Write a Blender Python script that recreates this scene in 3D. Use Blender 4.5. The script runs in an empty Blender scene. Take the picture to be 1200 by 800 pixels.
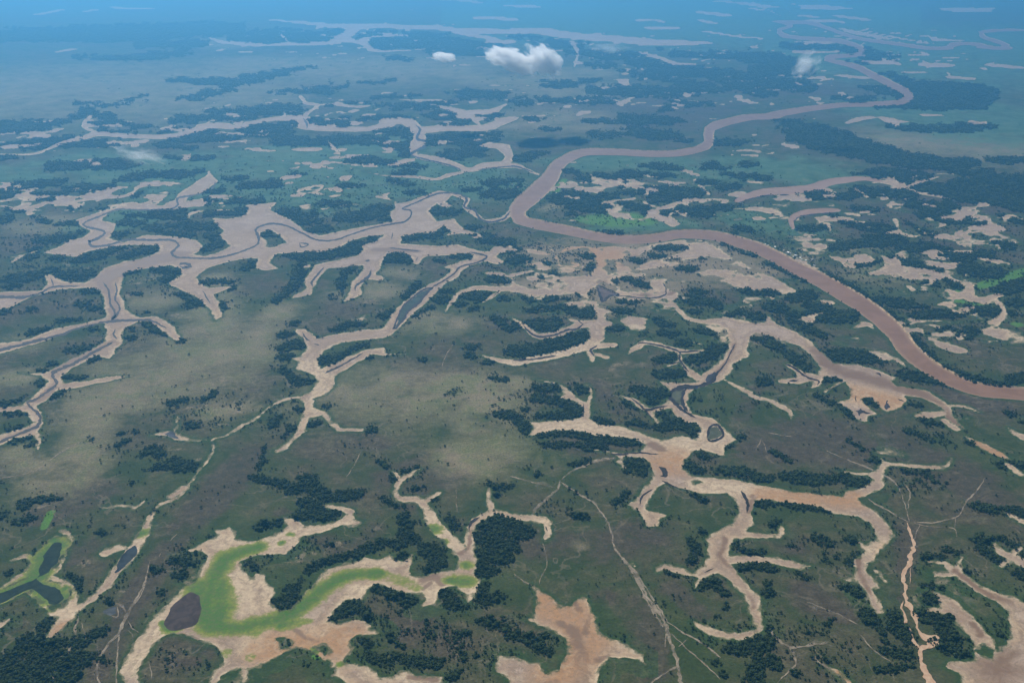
import bpy, bmesh, math, random
import numpy as np
from mathutils import Vector

scene = bpy.context.scene
R = math.radians
# ---------------------------------------------------------------- camera, sky, sun, exposure
CAM_H, PITCH, FOC = 1560.0, 22.0, 1167.0      # height over the plain, downward tilt, focal length in survey units
cam_d = bpy.data.cameras.new('camera')
cam_d.lens = 35.0
cam_d.sensor_width = 36.0
cam_d.clip_start = 1.0
cam_d.clip_end = 400000.0
cam = bpy.data.objects.new('camera', cam_d)
cam.location = (0, 0, CAM_H)
cam.rotation_euler = (R(90 - PITCH), 0, 0)
scene.collection.objects.link(cam)
scene.camera = cam

SUN_EL, SUN_AZ = 46.0, -24.0                  # azimuth clockwise from the view direction: ahead, to the left
world = bpy.data.worlds.new('World')
scene.world = world
world.use_nodes = True
wn = world.node_tree.nodes
sky = wn.new('ShaderNodeTexSky')
sky.sky_type = 'NISHITA'
sky.sun_disc = False
sky.sun_elevation = R(SUN_EL)
sky.sun_rotation = R(SUN_AZ)
sky.altitude = 300.0
sky.air_density = 1.0
sky.dust_density = 1.0
bg = wn.get('Background') or wn.new('ShaderNodeBackground')
bg.inputs['Strength'].default_value = 0.05
world.node_tree.links.new(sky.outputs['Color'], bg.inputs['Color'])
sun_d = bpy.data.lights.new('sun', 'SUN')
sun_d.energy = 4.6
sun_d.angle = R(0.53)
sun_d.color = (1.0, 0.94, 0.83)
sun = bpy.data.objects.new('sun', sun_d)
az, el = R(SUN_AZ), R(SUN_EL)
sdir = Vector((math.sin(az) * math.cos(el), math.cos(az) * math.cos(el), math.sin(el)))
sun.rotation_euler = sdir.to_track_quat('Z', 'Y').to_euler()
sun.location = (0, 0, 3000)
scene.collection.objects.link(sun)

scene.view_settings.view_transform = 'Standard'
scene.view_settings.look = 'None'
scene.view_settings.gamma = 1.0
scene.view_settings.use_curve_mapping = False
scene.view_settings.exposure = 0.32
HAZE_DENSITY, HAZE_COLOR = 5.8e-5, (0.14, 0.55, 1.0)
try:
    scene.cycles.max_bounces = 8
    scene.cycles.diffuse_bounces = 2
    scene.cycles.glossy_bounces = 2
    scene.cycles.transparent_max_bounces = 8
    scene.cycles.volume_bounces = 6
    scene.cycles.use_denoising = True
    scene.cycles.denoiser = 'OPENIMAGEDENOISE'
    scene.cycles.denoising_prefilter = 'ACCURATE'
    scene.cycles.denoising_input_passes = 'RGB_ALBEDO_NORMAL'
except Exception:
    pass

# ---------------------------------------------------------------- survey data
# The plain was surveyed from the photograph: every entry is  x,y,width  of a point on the ground (survey
# units), strokes are separated by ';'.  at() turns a survey point into metres on the ground.
RIVER = ("1190,35,3 1165,36,4 1150,39,5 1152,43,5 1166,48,5 1180,54,5 1165,56,4 1132,51,4 1107,56,4 1085,56,4 1062,53,4 1040,50,4 "
 "1012,46,4 992,41,4 972,34,4 952,28,4 932,26,4 917,27,4 927,30,4 913,36,5 922,42,5 945,45,4 975,47,5 997,52,6 1011,59,7 1004,64,6 "
 "984,66,6 970,69,6 984,73,6 1005,79,7 1025,89,8 1045,99,9 1060,107,10 1066,113,10 1055,119,8 1025,122,6 987,123,6 950,127,7 920,132,8 "
 "900,136,8 875,138,8 845,145,10 831,153,12 831,165,12 822,173,10 795,179,8 762,180,8 725,178,8 690,178,9 668,184,11 652,195,15 645,207,19 "
 "631,222,21 615,237,21 606,248,19 612,257,14 632,263,12 662,269,12 695,276,11 730,280,11 762,279,11 800,274,11 837,276,12 875,286,14 "
 "900,296,15 930,312,17 962,328,18 995,347,20 1025,367,21 1050,390,22 1064,408,22 1087,428,20 1117,445,17 1150,456,16 1200,461,16 1260,470,17 1360,500,18")
OXBOW = "864,236,5 872,232,7 885,228,8 900,225,9 925,223,9 950,220,9 975,213,9 1007,209,5 1025,211,4"
OXBOW2 = "929,268,3 927,258,7 935,252,7 950,248,7 977,246,5"

BEDPOLY = dict(
PA="""312,238 287,240 292,248 280,254 262,257 250,260 262,270 257,276 265,283 270,288 255,296 240,300 226,298 238,290 232,282 215,278 190,276
 172,275 158,280 145,287 170,287 186,288 187,294 172,301 145,306 122,314 115,322 100,331 75,330 62,322 52,321 56,332 47,340 25,341 -30,343
 -30,368 12,360 37,347 70,339 100,337 117,340 123,355 124,372 100,378 62,385 35,397 0,402 -30,405 -30,424 8,412 50,401 87,386 122,378 125,390
 122,400 95,415 62,432 50,437 22,437 46,440 57,447 40,462 27,475 -30,479 -30,484 30,482 42,495 25,502 -30,518 -30,536 20,512 40,510 44,527
 48,518 45,505 50,497 50,487 43,476 52,470 67,457 95,454 125,447 155,440 125,441 100,447 76,449 72,442 82,432 110,417 127,420 135,410 143,402
 143,388 160,377 175,378 195,391 208,401 213,395 200,380 185,370 162,372 148,362 141,345 142,332 147,320 162,316 200,311 212,314 212,322
 197,332 212,340 230,347 245,362 252,375 261,371 257,355 250,345 275,335 245,337 232,332 230,325 242,314 270,306 306,300""",
PA2="""137,262 120,258 128,248 150,245 165,246 200,246 212,241 220,240 220,232 240,225 256,212 245,200 238,208 220,220 207,228 204,238 190,241
 165,240 140,242 110,250 88,258 95,266 105,270 98,278 84,281 70,288 50,296 80,300 90,302 105,293 130,290 150,286 180,283 200,282 170,275 145,284 128,279""",
PB="""290,240 312,238 325,237 316,246 340,257 357,270 375,276 400,270 430,265 460,259 456,250 463,243 461,236 440,231 440,229 455,231 467,238
 480,236 495,230 515,223 535,226 552,233 546,242 560,250 566,257 588,255 598,243 602,250 592,259 572,262 556,254 541,243 545,234 530,229 522,236
 530,241 522,244 512,238 502,246 512,259 532,256 540,266 557,273 575,270 555,275 540,273 522,277 528,272 520,264 510,272 487,275 472,277 470,285
 512,288 537,286 562,294 585,295 582,301 592,307 582,310 567,306 550,312 540,317 537,325 522,332 507,347 490,362 475,377 460,392 450,396 425,398
 400,401 377,412 372,422 377,432 387,427 410,417 430,409 450,407 452,414 477,415 450,417 435,415 410,430 392,440 392,450 382,462 367,467 367,477
 382,482 390,495 400,501 425,502 425,506 395,505 385,497 377,487 362,489 357,505 340,520 337,526 325,531 320,529 337,519 347,505 355,487 355,472
 350,466 365,457 372,447 365,437 347,432 350,424 340,420 352,417 360,407 356,398 345,386 357,385 372,396 400,390 425,386 447,385 462,365 475,352
 495,337 520,325 530,315 517,314 540,306 557,302 552,297 525,299 500,300 490,309 484,309 482,300 472,296 455,296 447,305 445,315 440,321 450,325
 450,329 430,327 422,335 425,344 415,350 401,354 410,342 410,332 425,317 425,311 385,314 372,327 365,345 337,351 360,337 355,329 370,310 387,306
 420,299 425,292 422,288 442,282 450,275 425,278 412,282 400,289 382,295 345,296 325,297 315,307 327,315 310,317 300,314 302,303 290,302""",
PC="""655,327 690,322 700,312 697,298 688,290 720,288 745,291 765,286 800,281 822,281 845,292 862,304 885,316 905,324 925,335 935,342 915,345
 905,352 895,343 875,337 862,337 850,330 838,330 820,332 800,330 785,325 778,330 783,345 760,350 740,352 725,350 710,352 708,345 722,342 722,335
 712,332 705,330 690,342 688,352 700,352 712,360 722,372 725,378 710,380 707,400 690,400 690,380 700,372 695,360 680,360 660,357 690,350 680,345
 672,344 640,347 620,345 598,342 598,328 612,335 635,340 655,340 668,333""",
PD="""832,374 848,371 870,376 895,379 899,369 910,380 932,388 950,400 962,412 977,425 1005,427 1030,434 1050,442 1046,447 1060,458 1062,470
 1050,480 1040,483 1030,475 1022,466 1010,467 1017,477 1031,486 1017,487 1018,494 1002,490 997,480 980,471 997,467 997,456 991,447 965,461
 963,458 980,451 987,445 967,442 960,452 950,455 952,446 937,450 912,449 912,445 938,441 920,427 925,425 942,436 960,439 962,430 955,422 947,414
 937,405 920,400 900,393 885,390 878,397 879,402 876,410 878,417 862,425 857,435 848,445 830,450 815,454 807,462 805,475 812,485 835,490 847,500
 862,515 850,522 850,534 825,527 812,527 800,540 800,550 812,557 840,561 865,562 900,570 915,572 945,577 987,582 990,576 1010,572 1022,562
 1017,557 990,554 980,551 1017,554 1025,552 1035,542 1032,535 1042,541 1070,544 1090,546 1110,544 1117,537 1116,542 1105,550 1090,550 1070,548
 1042,546 1036,552 1035,562 1036,570 1020,579 1007,584 1010,590 1025,599 1040,615 1049,625 1040,637 1030,645 1025,655 1017,660 1020,672 1030,689
 1022,690 1030,707 1035,717 1027,720 1020,705 1012,692 1005,680 990,679 1002,676 1005,665 1000,657 1010,652 1012,645 1005,635 1012,637 1030,632
 1025,620 1017,611 1005,605 975,601 950,592 900,585 885,586 882,600 882,612 877,622 900,625 910,624 917,615 921,620 915,630 900,630 862,631
 855,640 857,651 870,650 900,652 925,656 950,664 937,667 900,659 857,660 865,672 882,692 892,700 895,725 894,736 885,742 887,732 880,715 870,695
 852,677 840,670 825,677 817,690 814,689 820,677 800,673 782,666 770,669 767,664 780,659 800,664 812,671 825,662 832,652 827,632 842,622 860,612
 865,600 865,590 852,577 825,579 795,572 780,565 772,570 760,585 757,597 772,600 780,603 770,616 758,617 750,600 735,591 747,585 750,575 765,562
 762,542 755,536 730,535 727,540 737,550 732,549 722,540 725,536 717,532 695,526 720,530 737,530 750,529 757,520 750,516 730,512 700,510 675,504
 650,504 625,509 619,510 626,500 620,494 632,494 657,492 680,490 682,477 675,470 655,466 661,461 652,450 625,444 650,447 665,455 677,466 687,472
 692,462 689,450 696,460 692,475 690,490 700,497 730,500 750,507 775,516 800,511 817,514 820,503 817,495 805,496 790,485 782,472 785,457 772,447
 800,449 815,447 825,437 832,432 847,420 855,402 850,385""",
PF="""140,787 148,806 158,824 170,818 163,800 160,790 172,770 185,750 200,742 220,745 240,752 257,760 262,775 250,787 243,800 238,822 246,824 252,800 267,787
 282,784 284,800 288,800 291,785 315,775 337,762 350,757 365,760 375,770 385,774 388,790 407,800 425,812 450,824 480,828 508,818 519,800 517,792 490,790 472,785
 460,795 442,793 430,780 410,779 402,775 405,767 415,757 405,757 410,747 420,742 442,743 445,740 432,730 420,725 397,731 386,727 390,717 407,702
 425,703 430,690 440,684 460,690 480,695 495,694 500,700 494,712 512,707 515,692 535,685 545,695 549,706 555,700 560,680 555,670 559,655 555,637
 545,640 537,660 532,666 512,670 495,676 482,674 480,665 482,651 470,659 457,649 445,654 427,651 415,659 400,662 385,667 370,682 355,700 342,714
 327,716 317,707 322,692 312,685 310,675 300,672 295,677 282,667 282,657 300,651 337,647 350,637 355,627 375,625 400,615 415,617 425,611 415,610
 410,598 402,605 382,615 357,616 347,609 330,606 337,615 325,625 300,634 275,632 276,625 270,617 252,622 257,627 235,637 217,646 235,645 244,650
 235,667 230,680 210,692 197,707 175,730 155,755 142,780""",
PH="""624,686 640,696 652,710 668,711 675,701 688,700 694,717 702,740 715,748 735,758 752,768 758,778 735,770 715,770 705,778 702,800 700,822 690,840 668,852 645,846 628,856 610,842 599,822
 595,800 590,790 580,785 582,768 600,770 615,775 630,777 638,789 655,786 667,766 665,750 650,740 630,732 612,724 625,723 629,705""",
PI="""1095,693 1110,697 1125,708 1140,722 1150,735 1160,745 1168,757 1170,764 1180,755 1185,740 1180,715 1165,703 1150,697 1135,688 1120,675 1097,676
 1095,670 1110,668 1105,660 1088,658 1105,656 1118,662 1125,652 1125,662 1135,675 1150,685 1165,692 1180,697 1190,698 1200,705 1235,722 1262,748 1256,780 1266,806 1240,826 1212,848 1180,842 1155,856 1138,836 1130,815 1125,790 1108,780 1108,775 1140,775 1145,760 1138,745 1122,732 1115,720 1083,714 1083,712 1105,712 1103,705""",
)
HOLEPOLY = """305,272 318,270 327,276 336,284 322,289 312,290 313,282 307,277; 755,316 790,311 830,300 845,305 838,314 800,322 760,325;
 755,296 775,287 800,286 810,290 795,297 770,304 745,310 742,304; 714,327 735,324 760,332 765,338 745,340 725,336;
 725,306 745,300 755,308 742,316; 324,748 334,745 344,752 340,759 328,759;
 1142,762 1155,756 1166,762 1160,770 1148,768; 368,757 380,753 387,763 380,768; 364,782 385,771 387,776 370,787; 377,785 392,781 393,790 380,792;
 868,318 876,317 880,321 872,323; 812,564 822,562 826,565 815,567; 432,735 440,733 444,736 436,738"""

BEDS = dict(
creek_mid=("522,366,4 527,357,5 532,350,5 540,343,5 560,337,6 582,338,6 604,338,6; 565,355,3 575,348,4 585,342,5; 567,320,3 577,320,4 587,321,4 602,326,5;"
 "600,372,4 615,382,6 630,393,7 650,392,7 667,386,8 682,380,8 704,379,10; 669,374,3 684,380,5; 660,356,3 675,355,4 688,360,5;"
 "567,417,5 600,424,7 625,421,8 650,416,8 675,410,9 692,404,12 700,396,14; 695,405,7 717,404,6; 692,412,8 695,423,5; 700,415,5 712,419,4;"
 "737,414,5 747,407,8 757,401,5 775,405,5 795,411,6 807,412,5 825,410,4; 795,412,5 797,422,5 782,429,5; 797,422,5 807,435,8 817,442,9;"
 "777,327,4 779,340,5 785,352,5 797,364,5 806,373,5 825,377,5 840,376,8; 850,445,4 872,457,5 887,466,5 900,468,4 915,475,6 925,482,5 927,491,2;"
 "730,464,4 745,470,6 760,480,6 785,475,7; 745,469,5 760,481,6 773,497,3; 1060,458,10 1085,463,9 1107,477,9 1112,487,8 1130,502,5;"
 "800,672,5 782,664,6 770,666,5; 640,284,2 652,300,3 655,312,3; 655,298,3 668,291,4 688,289,4; 622,294,5 640,297,4; 600,322,4 622,318,3"),
creek_far=("300,54,3 337,52,4 370,51,4 392,49,6 407,40,13 417,31,8; 312,23,2 350,26,3 392,30,5 417,31,6 450,31,5 500,32,5 525,34,5 550,36,6 600,37,6 625,36,7 675,42,8 725,46,8 775,50,8 830,50,4;"
 "400,46,6 425,51,6 440,59,4 475,59,2 500,57,2; 425,46,4 450,42,3 475,41,2; 537,39,5 570,44,5 587,49,5 600,47,5; 327,39,2 335,46,3 340,51,3;"
 "745,60,3 770,67,4 795,75,4 815,75,2; 670,48,8 677,62,4 672,82,2; 235,40,2 257,48,3 280,51,5 305,54,3;"
 "-40,186,2 0,181,2 40,180,3 75,167,4 100,161,4 117,157,5 150,159,5 195,160,6 225,154,6 250,147,7 275,149,5 300,143,5 325,139,5 350,139,8 357,147,11 367,150,6 400,151,6 430,151,6 450,147,8 465,142,8 482,146,10 492,157,13 490,168,18 484,180,6 512,187,8 537,195,7 550,199,5 575,194,8 600,194,6 615,198,4 632,205,4;"
 "425,201,2 455,206,2 485,207,3 512,210,3 525,205,5 545,201,4; 500,152,8 525,150,7 562,150,8 582,145,9 600,138,8; 565,170,4 587,172,9 597,184,10 590,192,6;"
 "352,112,4 357,120,5 372,124,5 360,132,5 355,139,6; 372,124,3 387,122,2 420,125,3 440,122,2; 505,122,3 525,127,4 540,131,8 555,139,6 562,147,5; 550,132,6 575,130,6 595,121,4;"
 "382,162,3 392,175,6 400,182,3; 350,175,4 367,175,5; 107,125,2 107,135,4 97,147,5 117,157,4;"
 "-40,237,2 0,241,2 25,245,3 46,241,4 55,237,4 82,239,3 97,234,3 150,229,3 160,220,4 185,215,4 215,215,3"),
creek_right=("1025,211,4 1040,214,4 1055,217,4 1070,216,4 1082,212,3 1100,207,2; 1055,217,4 1075,225,3 1100,230,3 1120,235,2; 977,246,4 1000,251,4 1042,254,3 1051,261,5 1054,270,4;"
 "960,287,6 975,295,9 995,302,12 1015,300,5; 985,300,6 997,312,11; 1040,300,12 1047,310,20 1040,320,20 1025,325,12; 1040,320,10 1060,320,15 1085,322,13 1093,330,7; 1085,305,5 1107,311,8 1125,307,4;"
 "1112,340,6 1125,347,13 1137,340,13 1132,322,9; 1100,357,4 1120,357,8 1135,366,4; 1125,350,8 1150,352,9 1170,345,7; 1165,350,6 1177,365,7 1162,385,14 1187,394,12 1230,400,8;"
 "1117,282,3 1132,287,5 1165,286,5 1172,294,3; 1117,294,3 1137,295,3; 1145,302,4 1170,307,6 1182,310,3; 1035,274,3 1050,272,4 1070,277,3 1080,275,3; 1037,240,2 1047,244,2 1057,242,2;"
 "1117,246,2 1145,247,2; 1107,254,2 1135,257,2 1160,260,2; 967,221,5 975,225,6; 1000,220,3 1017,231,3; 962,260,3 971,262,4 973,271,3; 1065,335,4 1072,342,5; 962,353,4 970,354,6 978,356,4;"
 "1000,385,3 1015,380,6 1024,386,3; 1030,420,4 1050,421,6 1060,430,5; 1107,405,8 1122,410,9; 935,272,3 955,277,4 985,283,4; 925,322,3 935,327,4;"
 "725,235,3 750,231,4 770,219,3; 750,232,4 760,240,4 775,244,5 790,240,5 815,234,4 832,231,4 825,222,3 815,212,3 812,205,3 800,196,2; 790,241,4 787,250,4 782,255,3; 792,248,4 805,252,4 816,254,3; 700,242,4 712,237,4 727,234,3;"
 "870,173,3 880,171,4 900,170,2; 877,176,3 900,179,3; 832,231,3 850,236,2 866,237,3; 895,246,3 910,250,4 927,258,4; 870,240,4 885,238,4"),
pans=("957,9,3 930,5,1; 957,9,6 985,10,2; 940,18,3 952,20,3; 955,25,3 970,25,4 988,27,1; 985,19,3 1005,22,4 1022,25,1; 987,34,2 1012,40,5 1047,47,1; 1018,73,2 1035,73,6 1053,76,2; 1080,70,1 1090,76,4 1100,76,6 1108,78,3;"
 "1112,11,2 1140,12,5 1165,9,2; 1105,47,3 1120,47,2; 1110,84,3 1114,90,4 1132,92,3; 1162,77,2 1180,78,4 1198,80,2; 1150,79,4 1156,82,2; 1067,85,3 1080,85,2; 940,49,2 959,50,4 978,52,1; 945,61,4 975,61,2; 962,95,2 975,92,2; 990,89,3 1010,91,3;"
 "992,145,3 1005,140,6 1020,137,4; 1032,137,2 1045,141,7 1052,149,4; 1048,142,4 1065,143,1; 1086,135,3 1104,135,2; 1138,141,2 1146,145,5 1156,142,1; 770,33,3 792,33,2; 752,23,2 760,23,2; 767,23,3 777,26,3; 822,14,3 835,16,5 848,18,4; 822,24,3 838,28,4;"
 "840,1,2 870,4,3 900,8,4; 876,9,2 897,13,2; 608,7,5 628,9,2; 527,0,2 545,1,3 565,4,2; 572,21,5 598,23,3; 130,9,2 157,10,2 186,11,1; 45,17,3 75,11,2; 98,14,2 115,11,2; 62,62,1 84,58,3; 690,221,5 700,224,6; 826,37,2 875,44,2 905,45,1; 1010,35,1 1050,44,2 1092,52,1; 915,19,1 880,2,2"),
lagoon_arms=("493,549,2 480,556,4 470,562,5 463,575,6 470,583,7 485,585,7 495,588,9 503,600,12 510,615,14 525,630,13 540,645,15 550,660,14; 460,552,2 470,561,4; 515,576,4 500,587,6;"
 "572,572,3 572,585,6 577,597,8 568,604,9 553,615,9 549,635,11 550,652,13; 577,597,6 600,604,7 622,606,8 640,612,10 641,624,8 638,634,2; 375,591,2 390,594,4 410,599,7;"
 "15,656,3 33,651,5 40,660,6 32,672,8 18,679,5 -10,694,3; 74,622,6 85,630,5 78,645,3 68,665,4 54,673,8 66,680,7 80,686,5 88,695,8 84,708,14 80,720,16 68,735,12 60,745,6; 30,693,3 42,702,3 57,715,4 62,718,8 78,716,14;"
 "-30,708,18 0,698,16 20,690,15 40,680,18 48,665,22 56,650,26 66,637,24; 45,686,20 58,694,32 66,700,30; 180,598,2 172,615,9 165,630,12 152,650,15 140,665,12 128,680,9 115,695,9 100,707,6 86,714,8; 124,648,8 134,643,9 142,642,6; 180,597,2 190,590,3 212,580,3 227,560,2 245,537,3 251,522,3 247,515,2 265,510,2 282,500,3 297,492,3 315,477,2 337,467,3 352,465,3;"
 "175,510,2 195,508,6 207,512,6 225,516,3 245,516,2; 206,487,2 207,497,2 202,506,5; 122,595,1 145,592,3 160,594,3 168,587,2; 1,728,5 10,725,4 -10,738,5; 205,575,3 198,583,6 215,572,6"),
east_patches=("1166,636,4 1172,645,8 1185,652,9 1215,664,12; 1172,662,5 1184,655,6; 1185,650,6 1195,640,5; 1176,598,3 1190,606,5 1215,618,6; 1183,502,5 1200,512,8 1230,520,8; 1072,487,5 1090,486,8 1104,483,6; 1107,492,5 1120,502,7;"
 "1182,545,6 1195,555,6; 1132,511,3 1150,521,7 1167,530,6 1187,539,2; 970,781,2 984,789,4 997,802,6 1003,815,7; 1105,475,4 1125,475,3 1146,482,3; 812,728,3 830,738,8 850,743,9 870,745,9 890,737,6; 1027,668,3 1040,682,2; 990,679,2 1006,681,3; 1020,688,3 1029,689,3;"
 "898,388,3 905,386,3; 740,660,1 742,662,2"),
dry_patches=("245,450,7 260,447,10 268,446,5; 250,500,6 260,499,6; 220,477,5 232,475,8; 160,330,8 185,323,6; 148,346,6; 205,369,5 218,372,6; 435,353,10 445,356,6; 235,385,8 245,395,6; 200,526,5 215,527,4; 228,539,5 238,537,4;"
 "98,660,9; 268,492,3 290,470,5 298,465,4; 340,660,7 360,650,9; 395,636,6; 640,500,0; 715,434,4 722,428,6 735,425,4; 660,320,0; 35,598,3 62,590,3; 400,375,4 425,374,5; 470,318,6 485,328,5; 143,693,4 135,694,3"),
)
# darker mud and algae on the beds, wet mud
WETMUD = ("700,770,8 715,768,6; 650,800,10 640,800,10; 690,720,8 685,740,10; 1140,730,8 1150,745,8; 1170,775,16 1190,765,14; 305,690,6 300,700,5; 340,735,5 360,745,5 380,752,5; 440,735,4; 330,755,3; 495,690,5 505,683,5; 957,408,14 975,427,18 1000,437,18 1030,445,16 1060,456,10 1085,463,9 1107,477,9 1112,487,8 1130,502,5; 120,330,16 130,350,14 135,370,10; 125,325,14 150,313,14 180,304,13 205,299,10;"
 "670,735,14 680,760,18 682,790,22 670,815,22; 655,730,8 662,733,6; 1120,667,6 1140,685,8 1160,697,8 1185,705,9; 1170,790,40 1200,790,40; 755,345,5; 480,792,6 510,795,6; 880,600,8 882,580,8; 665,700,6 680,715,8; 764,520,8 775,525,8;"
 "230,765,4; 850,630,8 845,650,8 870,680,6 885,712,6; 1008,650,5 1010,670,7 1018,695,6; 705,330,10 716,343,8; 785,345,4 800,335,5; 540,648,7 549,640,5 552,620,5; 495,680,8 510,675,8 520,685,6; 200,740,4 230,748,4;"
 "60,432,5 90,420,5 130,400,6; 45,470,8 60,455,8; 300,585,0; 862,402,5 850,425,5 840,437,6; 0,346,6 30,345,6; 440,292,4 490,294,4; 745,300,8 730,310,8; 420,735,3")
ALGAE = ("-20,706,12 20,690,12 42,678,16 50,660,20 64,640,22; 45,686,16 62,700,30; 300,641,9 285,645,10 265,652,14 255,670,15 246,690,22 243,712,36 246,730,24 265,733,12; 258,680,18 258,705,30 256,725,26; 200,735,14 190,728,5; 235,690,20; 252,735,14 287,734,12 300,729,12 325,725,13 345,717,12 365,702,13 385,685,13 410,674,11 440,670,9; 509,619,8; 547,662,7; 545,680,10 530,678,9; 520,635,5; 166,624,7; 60,714,6 78,698,5; 45,665,10 55,650,10; 62,632,8 78,640,5; 42,610,5; 340,625,4; 330,636,4; 370,760,6; 376,779,6; 385,787,6; 398,777,5; 75,690,5")
ALGAE_FAINT = ("440,672,14 470,680,16 490,688,10; 330,735,10 360,728,8; 295,770,10; 520,640,6; 265,765,12; 300,742,8")
ORANGE = ("1065,715,30; 640,705,40 690,740,50 650,790,50; 1150,521,16 1170,531,12; 985,790,14 998,805,14; 75,735,30 85,760,20; 1060,650,30; 690,300,30; 900,580,20 1000,585,20; 1000,460,20 1040,470,20; 320,760,40 400,750,40; 790,540,30")

PONDS = [  # name, colour, rim colour, outline
 ('lagoon_pond', (.040,.028,.025), "192,732 200,715 210,700 222,692 234,697 237,712 230,728 215,736 200,738", 'purple brown lagoon pond ringed by bright green algae'),
 ('forked_pond', (.010,.020,.014), "-30,700 0,692 22,683 40,676 44,662 52,645 60,634 74,634 75,645 70,658 58,670 47,678 60,684 74,691 79,700 72,709 60,712 50,704 40,695 30,694 15,701 -30,720", 'dark green forked pond with pale sandy rim'),
 ('slender_pond', (.020,.026,.032), "135,670 139,655 147,646 160,638 161,647 155,655 145,665 137,671", 'dark blue grey slender pond between sandy arms beside the forked pond'),
 ('creek_pool', (.036,.050,.042), "508,337 500,344 492,354 479,364 472,374 463,384 466,374 471,362 480,352 493,342", 'grey green elongated pool with dark rim in the pale creek bed'),
 ('mud_pool', (.085,.065,.062), "699,335 709,339 725,345 714,347 707,352 703,345", 'mauve three cornered pool with dark rim on the central mudflat'),
 ('creek_pool', (.060,.064,.040), "787,459 795,456 803,456 800,463 799,470 803,477 795,473 788,467", 'olive pool where the pale creek bed narrows and bends'),
 ('creek_pool', (.060,.064,.040), "829,511 833,500 840,499 847,507 841,513 832,515", 'olive almond shaped pool inside the loop of the creek bed'),
 ('creek_pool', (.03,.03,.034), "826,445 830,439 838,435 841,437 838,444 832,448", 'small dark pool at the head of the narrowing creek bed'),
 ('marsh_pool', (.05,.055,.06), "120,717 130,712 136,711 137,719 128,721", 'small grey pool beside the branching cattle track'),
 ('marsh_pool', (.045,.05,.06), "190,509 199,505 206,511 212,514 203,513", 'small blue grey star shaped pool in green meadow'),
 ('tidal_pool', (.03,.028,.03), "1001,480 1006,480 1007,476 1009,480 1017,481 1010,483 1007,487 1005,483", 'dark star shaped pool at the mudflat fringe'),
 ('tidal_pool', (.045,.035,.035), "1038,474 1040,467 1042,474 1045,476 1041,478 1040,481 1038,477", 'dark pointed pool on the tan mudflat corner'),
]
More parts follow.
